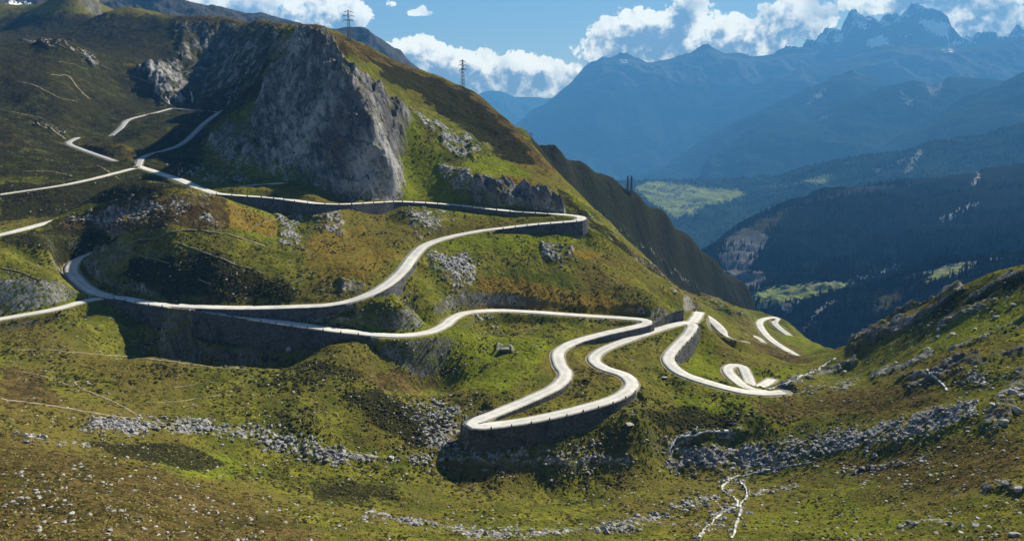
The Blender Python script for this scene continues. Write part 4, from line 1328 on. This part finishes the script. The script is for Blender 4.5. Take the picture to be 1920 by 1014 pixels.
boulder(541, 657, 3.4, 'upright pale boulder standing below the foot of the tall retaining wall', tall=1.7, tilt=.1)
boulder(944, 657, 6.5, 'flat grey rock slab in the green slope below the middle curve', tall=.6)
boulder(1242, 706, 4, 'flat grey slab in grass left of the loop road', tall=.5)
boulder(1178, 797, 4.5, 'long low grey rock on the grass right of the lowest hairpin wall', tall=.6)
boulder(1062, 750, 1.4, 'small dark stone beside the road in the lowest hairpin') if False else None
boulder(826, 862, 3.2, 'rounded pale boulder in the scree left below the lowest hairpin')
boulder(1062, 752, 1.0, 'x') if False else None
boulder(733, 857, 3.0, 'pale rock at the left end of the stream bed below the gully')
boulder(1828, 986, 2.2, 'dark flat boulder in shadowed grass at the lower right')
for (u, v, sz, lb) in [(1882, 792, 3.6, 'large pale block lowest in the outcrop at the right edge'), (1906, 770, 4.0, 'broad grey block in the right edge outcrop, above the lowest block'),
                       (1862, 762, 2.6, 'left-hand block of the outcrop at the right edge'), (1896, 735, 3.6, 'topmost rounded block of the outcrop at the right edge'),
                       (1916, 742, 3.8, 'grey block cut by the right picture edge'), (1862, 915, 2.4, 'jagged pale rock standing at the left of the lower right edge cluster'),
                       (1884, 908, 2.2, 'upright pale rock in the middle of the lower right edge cluster'), (1908, 919, 2.4, 'pale rock at the right end of the lower right edge cluster'),
                       (1902, 1004, 2.6, 'rounded grey boulder in the bottom right corner'), (1880, 742, 2.4, 'small block leaning between larger blocks of the right edge outcrop')]:
    boulder(u, v, sz, lb, tall=1.1)


def scatter_px(poly, n, s0, s1, label, group, power=2.2):
    p = np.array(poly, float)
    k = 0
    while k < n:
        u = random.uniform(p[:, 0].min(), p[:, 0].max()); v = random.uniform(p[:, 1].min(), p[:, 1].max())
        if poly_sdf(np.array([u]), np.array([v]), poly)[0] < 0: continue
        boulder(u, v, s0 + (s1 - s0) * random.random() ** power, label, group, tall=random.uniform(.6, 1.0))
        k += 1


scatter_px([(0, 850), (120, 860), (330, 905), (480, 960), (520, 1012), (0, 1012)], 105, .35, 1.5, 'pale weathered stone half sunk in brown heath at the lower left', 'pale stones in the brown heath')
scatter_px([(1560, 890), (1700, 840), (1830, 790), (1915, 820), (1915, 900), (1750, 940), (1560, 930)], 55, .5, 1.7, 'pale stone strewn over the grassy slope at the lower right', 'stones on the lower right slope')
scatter_px([(1660, 960), (1915, 930), (1915, 1012), (1640, 1012)], 25, .5, 1.6, 'grey stone in the grass of the bottom right corner', 'stones in the bottom right corner')
scatter_px([(1600, 655), (1760, 580), (1900, 535), (1915, 580), (1800, 630), (1650, 690), (1560, 705)], 40, 1.0, 3.6, 'grey rock poking out of the right hand ridge slope', 'rocks on the right hand ridge')
scatter_px([(660, 960), (800, 980), (1000, 990), (1250, 960), (1350, 930), (1250, 990), (1000, 1010), (700, 995)], 40, .5, 1.6, 'stone beside the stream bed at the bottom centre', 'stones along the bottom stream bed')


def stuff_cloud(name, label, cat, pts, sizes, shapes, faces, mat, squash=(0.6, 1.0), sink=0.1):
    """uncountable ground litter as one mesh"""
    n = len(pts)
    nv = shapes[0].shape[0]
    V = np.zeros((n, nv, 3), np.float32)
    a = RNG.uniform(0, 6.28, n)
    sq = RNG.uniform(*squash, n)
    which = RNG.integers(0, len(shapes), n)
    SH = np.stack(shapes)[which]
    ca, sa = np.cos(a)[:, None], np.sin(a)[:, None]
    V[..., 0] = (SH[..., 0] * ca - SH[..., 1] * sa) * sizes[:, None] + pts[:, 0, None]
    V[..., 1] = (SH[..., 0] * sa + SH[..., 1] * ca) * sizes[:, None] + pts[:, 1, None]
    V[..., 2] = SH[..., 2] * (sizes * sq)[:, None] + pts[:, 2, None] + (sizes * sink)[:, None]
    Fq = (faces[None] + (np.arange(n) * nv)[:, None, None]).reshape(-1, faces.shape[1])
    o = mesh_np(name, V.reshape(-1, 3), Fq, mat, smooth=False)
    tag(o, label, cat, kind='stuff')
    return o


# candidate ground samples spread evenly over the visible picture (area on the ground, weighted by cover)
_vi = VIS[VIS >= 0]
ATF = {k_: v_.ravel() for k_, v_ in ATT.items()}
XF, YF, ZF = XX.ravel(), YY.ravel(), ZZ.ravel()


def pick(n, wt_, jitter=1.2):
    w_ = np.clip(wt_, 0, None)
    i = RNG.choice(_vi, n, p=w_ / w_.sum())
    x = XF[i] + RNG.uniform(-jitter, jitter, n) * (1 + YF[i] / 300)
    y = YF[i] + RNG.uniform(-jitter, jitter, n) * (1 + YF[i] / 300)
    ok_ = np.ones(n, bool)
    dq, _, _ = road_query(x, y)
    ok_ &= dq > 1.2
    x, y = x[ok_], y[ok_]
    return np.column_stack([x, y, height(x, y)])


sc = ATF['scree'][_vi]; rkx = ATF['rock'][_vi]; gr = 1 - np.clip(sc + rkx, 0, 1); dk = ATF['dark'][_vi]; he = ATF['heath'][_vi]; oc = ATF['ochre'][_vi]
nearw = (YF[_vi] < 620)
clump = sstep(fbm(XF[_vi], YF[_vi], 22, 4, 0.6, seed=90), -0.15, 0.35)
pts = pick(6000, np.where(sc > .08, sc, 0) * nearw * (0.35 + clump), 2.0)
stuff_cloud('scree', 'loose grey scree and stream bed stones', 'scree', pts, RNG.uniform(.2, 1.0, len(pts)) ** 4 * 1.3 + .1, [rock_shape(IV1, RNG, 5, .8) for _ in range(6)], IF1, M_SCREE)
pts = pick(2600, (gr * 0.3 + rkx) * nearw * (0.1 + clump))
stuff_cloud('loose_stones', 'small pale stones scattered over the pasture', 'stones', pts, RNG.uniform(.2, .75, len(pts)), [rock_shape(IV1, RNG, 5, .7) for _ in range(6)], IF1, M_BOULDER)


def leaf_mat(name, lo, hi):
    m, k, b = new_mat(name)
    pos = k.node('ShaderNodeNewGeometry').outputs['Position']
    n = k.noise(pos, 0.35, 4, 0.65)
    n2 = k.noise(pos, 3.0, 3, 0.7)
    c = k.mix(k.step(n, 0.38, 0.62), lo, hi)
    c = k.mix(k.step(n2, 0.5, 0.75), c, tuple(x * 0.5 for x in lo))
    k.put(b.inputs['Base Color'], c)
    return m


M_SHRUB = leaf_mat('dwarf_shrub_leaves', (0.030, 0.032, 0.010), (0.07, 0.062, 0.018))
M_TUFT = leaf_mat('dry_grass', (0.10, 0.085, 0.025), (0.20, 0.165, 0.05))
spiky = []
for _ in range(6):
    v = IV1.copy()
    v *= RNG.uniform(0.55, 1.25, (len(v), 1))
    v[:, 2] = np.abs(v[:, 2]) - 0.15
    spiky.append(v)
pts = pick(20000, gr * nearw * (0.06 + clump ** 2 * 1.3 + dk * 0.8) * (1 - 0.75 * he))
stuff_cloud('dwarf_shrubs', 'low dark dwarf shrubs covering the slopes', 'shrubs', pts, RNG.uniform(.25, 1.0, len(pts)) ** 2 * .85 * (0.55 + 0.45 * sstep(pts[:, 1], 150, 300)) + .15, spiky, IF1, M_SHRUB, (.4, .75))
pts = pick(24000, gr * nearw * (1.2 - clump) * (1 + oc))
stuff_cloud('grass_tussocks', 'dry yellow grass tussocks on the slopes', 'grass', pts, RNG.uniform(.18, .5, len(pts)), spiky, IF1, M_TUFT, (.5, .9))

# ------------------------------------------------------------------ guard stones on the outer edges
def guard_mesh():
    n = 8
    prof = [(.30, -.4), (.30, .15), (.27, .55), (.22, .78), (.11, .88), (0.001, .9)]
    V = []
    for r_, z_ in prof:
        for i in range(n):
            a = 2 * math.pi * i / n
            V.append((r_ * math.cos(a) * 1.15, r_ * math.sin(a) * 0.85, z_))
    Fq = [(j * n + i, j * n + (i + 1) % n, (j + 1) * n + (i + 1) % n, (j + 1) * n + i) for j in range(len(prof) - 1) for i in range(n)]
    o = mesh_np('guard_stone', V, Fq, M_GUARD, smooth=False)
    me = o.data
    bpy.data.objects.remove(o)
    return me


M_GUARD = rock_mat('dark_guard_stone', (0.05, 0.05, 0.05), (0.12, 0.118, 0.115))
GM = guard_mesh()
for ri, c, out, h, hw in wall_runs():
    u_, v_ = project(c[:, 0], c[:, 1], c[:, 2])
    if h.max() < 5.5: continue
    where = {0: 'the upper right hairpin', 1: 'the lower road'}[ri]
    if v_.mean() > 700: lb, gp = 'dark guard stone on the outer road edge of the lowest hairpin', 'guard stones of the lowest hairpin'
    elif u_.max() < 760 and v_.mean() > 560: lb, gp = 'dark guard stone on the road edge above the tall left wall', 'guard stones above the tall left wall'
    elif ri == 0 and v_.mean() > 400: lb, gp = 'dark guard stone on the outer edge of the upper right hairpin', 'guard stones of the upper right hairpin'
    elif ri == 0: lb, gp = 'dark guard stone along the uppermost road below the cliff', 'guard stones of the uppermost road'
    elif u_.mean() < 1230: lb, gp = 'dark guard stone on the road edge of the tight right hairpin', 'guard stones of the tight right hairpin'
    else: lb, gp = 'dark guard stone on the wall right of the road fork', 'guard stones right of the fork'
    for i in range(0, len(c), 3):
        o = bpy.data.objects.new('guard_stone', GM)
        COL.objects.link(o)
        p = c[i, :2] + out[i] * (hw + 0.4)
        o.location = (p[0], p[1], c[i, 2] + 0.25)
        o.rotation_euler = (0, 0, random.uniform(0, 3))
        tag(o, lb, 'guard stone', gp)

# ------------------------------------------------------------------ power line towers
M_STEEL = path_mat('galvanised_steel', (0.10, 0.105, 0.11), (0.17, 0.175, 0.18), 0.6)
M_GLASS = path_mat('insulator', (0.08, 0.06, 0.05), (0.14, 0.1, 0.08), 0.3)


class Bars:
    def __init__(self): self.v, self.f = [], []
    def bar(self, a, b, r=0.09):
        a, b = np.array(a, float), np.array(b, float)
        d_ = b - a; d_ /= np.linalg.norm(d_) + 1e-9
        ref = np.array([0, 0, 1.0]) if abs(d_[2]) < 0.9 else np.array([1.0, 0, 0])
        s1 = np.cross(d_, ref); s1 /= np.linalg.norm(s1); s2 = np.cross(d_, s1)
        k = len(self.v)
        for p in (a, b):
            for x_, y_ in ((1, 1), (-1, 1), (-1, -1), (1, -1)):
                self.v.append(p + (s1 * x_ + s2 * y_) * r)
        self.f += [(k, k + 1, k + 5, k + 4), (k + 1, k + 2, k + 6, k + 5), (k + 2, k + 3, k + 7, k + 6), (k + 3, k, k + 4, k + 7), (k + 3, k + 2, k + 1, k), (k + 4, k + 5, k + 6, k + 7)]
    def build(self, name, mat, parent):
        return mesh_np(name, self.v, self.f, mat, smooth=False, parent=parent)


def mast_parts(root, H, b, x0=0.0, fat=1.0):
    w = lambda z: b * (1 - z / H) ** 0.8 + 0.22
    zs = [H * (1 - (1 - i / 9) ** 1.15) for i in range(10)]
    for sx in (-1, 1):
        for sy in (-1, 1):
            m_ = Bars()
            for z0, z1 in zip(zs[:-1], zs[1:]):
                m_.bar((x0 + sx * w(z0), sy * w(z0), z0 - (1.5 if z0 == 0 else 0)), (x0 + sx * w(z1), sy * w(z1), z1), 0.11 * fat)
            m_.build('leg', M_STEEL, root)
    br = Bars()
    for z0, z1 in zip(zs[:-1], zs[1:]):
        a, c_ = w(z0), w(z1)
        for k in (-1, 1):
            br.bar((x0 - a, k * a, z0), (x0 + c_, k * c_, z1), .06); br.bar((x0 + a, k * a, z0), (x0 - c_, k * c_, z1), .06)
            br.bar((x0 + k * a, -a, z0), (x0 + k * c_, c_, z1), .06); br.bar((x0 + k * a, a, z0), (x0 + k * c_, -c_, z1), .06)
    br.build('lattice', M_STEEL, root)


def arm(root, z, L_, x0=0.0):
    m_ = Bars()
    for s_ in (-1, 1):
        m_.bar((x0, 0, z), (x0 + s_ * L_, 0, z + 0.1), .18); m_.bar((x0, 0, z + 1.1), (x0 + s_ * L_, 0, z + 0.1), .12)
        m_.bar((x0 + s_ * L_ * .5, 0, z), (x0 + s_ * L_ * .5, 0, z + .6), .1)
    a_ = m_.build('crossarm', M_STEEL, root)
    for s_ in (-1, 1):
        i_ = Bars()
        for q in range(4): i_.bar((x0 + s_ * L_, 0, z - .35 * q), (x0 + s_ * L_, 0, z - .35 * q - .25), .16)
        i_.build('insulator', M_GLASS, a_)


def pylon(u, v, Y, H, label, arms=((.66, 4.2), (.80, 5.0), (.93, 3.4)), rot=0.3, twin=False, b=1.1):
    p = P(u, v, Y)
    z = float(height(np.array([p[0]]), np.array([p[1]]))[0])
    root = bpy.data.objects.new('pylon', None)
    COL.objects.link(root)
    root.location = (p[0], p[1], z - 0.3)
    root.rotation_euler = (0, 0, rot)
    tag(root, label, 'pylon', 'power line towers on the ridge')
    if twin:
        mast_parts(root, H, .9, -2.6, 2.2); mast_parts(root, H, .9, 2.6, 2.2)
        arm(root, H * .78, 6.0); arm(root, H * .93, 4.2)
    else:
        mast_parts(root, H, b)
        for fz, L_ in arms: arm(root, H * fz, L_)


pylon(655, 80, 722, 26, 'lattice power pylon with three crossarms on the high ridge above the cliff')
pylon(868, 166, 720, 25, 'slim lattice pylon on the skyline against the white cloud bank', rot=.9)
pylon(1180, 358, 1040, 23, 'two-legged portal pylon on the dark spur above the village', twin=True)


def pole(u, v, Y, H, label):
    p = P(u, v, Y)
    if Y < 1500: z = float(height(np.array([p[0]]), np.array([p[1]]))[0])
    else: z = p[2] - 6
    root = bpy.data.objects.new('power_pole', None)
    COL.objects.link(root)
    root.location = (p[0], p[1], z)
    tag(root, label, 'pole')
    m_ = Bars(); m_.bar((0, 0, -1), (0, 0, H), .25); m_.build('post', M_STEEL, root)
    m_ = Bars(); m_.bar((-2, 0, H * .9), (2, 0, H * .9), .2); m_.bar((-1.4, 0, H * .75), (1.4, 0, H * .75), .2); m_.build('crossarm', M_STEEL, root)


pole(996, 260, 885, 6.5, 'short pole with crossarm at the notch of the dark spur')
pole(1414, 415, 2880, 22, 'left of two distant poles on the wooded hill beyond the valley')
pole(1421, 413, 2890, 22, 'right of two distant poles on the wooded hill beyond the valley')


# ------------------------------------------------------------------ houses
M_PLASTER = path_mat('house_plaster', (0.66, 0.64, 0.6), (0.8, 0.78, 0.74))
M_ROOF = path_mat('house_roof', (0.12, 0.11, 0.11), (0.2, 0.18, 0.17))
M_PANE = path_mat('window_glass', (0.03, 0.035, 0.04), (0.05, 0.055, 0.06), 0.2)


def make_house(L_, W_, H_):
    root = bpy.data.objects.new('house', None)
    COL.objects.link(root)
    a, b_ = L_ / 2, W_ / 2
    rh = W_ * 0.38
    V = [(-a, -b_, -3), (a, -b_, -3), (a, b_, -3), (-a, b_, -3), (-a, -b_, H_), (a, -b_, H_), (a, b_, H_), (-a, b_, H_), (-a, 0, H_ + rh), (a, 0, H_ + rh)]
    wl_ = bpy.data.meshes.new('wall')
    wl_.from_pydata(V, [], [(0, 1, 5, 4), (1, 2, 6, 9, 5), (2, 3, 7, 6), (3, 0, 4, 8, 7), (4, 5, 9, 8), (6, 7, 8, 9)])
    wl_.materials.append(M_PLASTER)
    wo_ = bpy.data.objects.new('wall', wl_); COL.objects.link(wo_); wo_.parent = root
    e = .7
    k = rh / b_
    V = []
    for x_ in (-a - e, a + e):
        V += [(x_, -b_ - e, H_ - e * k + .08), (x_, 0, H_ + rh + .08), (x_, b_ + e, H_ - e * k + .08), (x_, -b_ - e, H_ - e * k + .42), (x_, 0, H_ + rh + .45), (x_, b_ + e, H_ - e * k + .42)]
    rf = bpy.data.meshes.new('roof')
    rf.from_pydata(V, [], [(0, 1, 7, 6), (1, 2, 8, 7), (3, 9, 10, 4), (4, 10, 11, 5), (0, 6, 9, 3), (2, 5, 11, 8), (0, 3, 4, 1), (1, 4, 5, 2), (6, 7, 10, 9), (7, 8, 11, 10)])
    rf.materials.append(M_ROOF)
    ro_ = bpy.data.objects.new('roof', rf); COL.objects.link(ro_); ro_.parent = root
    for x_ in (-a * .5, a * .5):
        m_ = Bars(); m_.bar((x_, -b_ - .06, H_ * .35), (x_, -b_ - .06, H_ * .75), .55); m_.build('window', M_PANE, root)
    return root


proto = [make_house(13, 10, 6), make_house(17, 11, 8), make_house(10, 9, 5.5)]
used = [False] * 3


def house(pt, rot, label, group, kind):
    r = proto[kind]
    if used[kind]:
        q = r.copy(); COL.objects.link(q)
        for ch in list(r.children):
            c_ = ch.copy(); COL.objects.link(c_); c_.parent = q
        r = q
    used[kind] = True
    r.location = pt
    r.rotation_euler = (0, 0, rot)
    tag(r, label, 'house', group)


def on_mesh(G, u, v):
    G = G[int(G.shape[0] * .42):]
    uu, vv = project(G[..., 0], G[..., 1], G[..., 2])
    d_ = (uu - u) ** 2 + (vv - v) ** 2
    i = np.unravel_index(np.argmin(d_ + 0.0), d_.shape)
    return G[i]


rr = random.Random(5)
for i in range(58):
    cx_, cy_, sx_, sy_ = rr.choice([(1245, 355, 22, 5), (1285, 356, 26, 5), (1262, 366, 20, 8), (1290, 385, 14, 8)])
    u, v = rr.gauss(cx_, sx_ * .6), rr.gauss(cy_, sy_ * .6)
    house(tuple(on_mesh(G2, u, v)), rr.uniform(-.6, .6), 'pale house in the distant green village on the valley shelf', 'houses of the distant village', rr.randrange(3))
for u, v, lb in [(1424, 577, 'white house furthest left on the dark valley floor'), (1436, 574, 'white house beside the leftmost one on the valley floor'), (1474, 577, 'white house at the fork of pale tracks on the valley floor'), (1480, 581, 'small white house just below the fork of pale tracks'), (1493, 565, 'white house above the fork at the end of the meadow')]:
    house(tuple(on_mesh(G1, u, v)), rr.uniform(-.6, .6), lb, 'houses on the valley floor', rr.randrange(3))


# ------------------------------------------------------------------ far conifer woods
def conifer(rng):
    V, Fq = [], []
    n = 6
    for k in range(4):
        z0, z1 = 0.08 + k * .22, .42 + k * .2
        r_ = .2 * (1 - k * .22)
        b0 = len(V)
        for i in range(n):
            a = 2 * math.pi * (i + rng.random() * .6) / n
            V.append((r_ * math.cos(a) * rng.uniform(.7, 1.2), r_ * math.sin(a) * rng.uniform(.7, 1.2), z0 + rng.uniform(-.03, .03)))
        V.append((0, 0, min(z1, 1.0)))
        for i in range(n): Fq.append((b0 + i, b0 + (i + 1) % n, b0 + n))
    return np.array(V, np.float32), np.array(Fq, np.int32)


tr = [conifer(RNG) for _ in range(5)]
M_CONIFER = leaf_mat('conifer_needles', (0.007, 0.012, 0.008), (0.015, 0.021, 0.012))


def woods(G, A, n, s0, s1, vmin, vmax, name, label):
    g_ = G.reshape(-1, 3)
    u, v = project(g_[:, 0], g_[:, 1], g_[:, 2])
    row = np.repeat(np.arange(G.shape[0]), G.shape[1]) / G.shape[0]
    nz_ = fbm(g_[:, 0], g_[:, 1], 260, 4, .6, seed=95)
    w_ = (u > 1180) & (u < 1990) & (v > vmin) & (v < vmax) & (A['green'] < .2) & (A['pale'] < .3) & (row > .3)
    w_ = w_ * sstep(nz_ - A['rock'] * .5 - A['heath'] * .35, -.3, .2)
    i = RNG.choice(len(g_), n, p=w_ / w_.sum())
    q = g_[i] + RNG.uniform(-1, 1, (n, 3)) * np.array([9, 9, 0])
    q[:, 2] -= 1.5
    stuff_cloud(name, label, 'woods', q, RNG.uniform(s0, s1, n), [t_[0] for t_ in tr], tr[0][1], M_CONIFER, (.85, 1.15), 0)


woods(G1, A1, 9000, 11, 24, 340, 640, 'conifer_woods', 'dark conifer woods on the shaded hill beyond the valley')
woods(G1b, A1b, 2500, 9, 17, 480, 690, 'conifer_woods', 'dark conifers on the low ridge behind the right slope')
woods(G2, A2, 4000, 12, 22, 230, 480, 'conifer_woods', 'hazy conifer woods around the distant village')
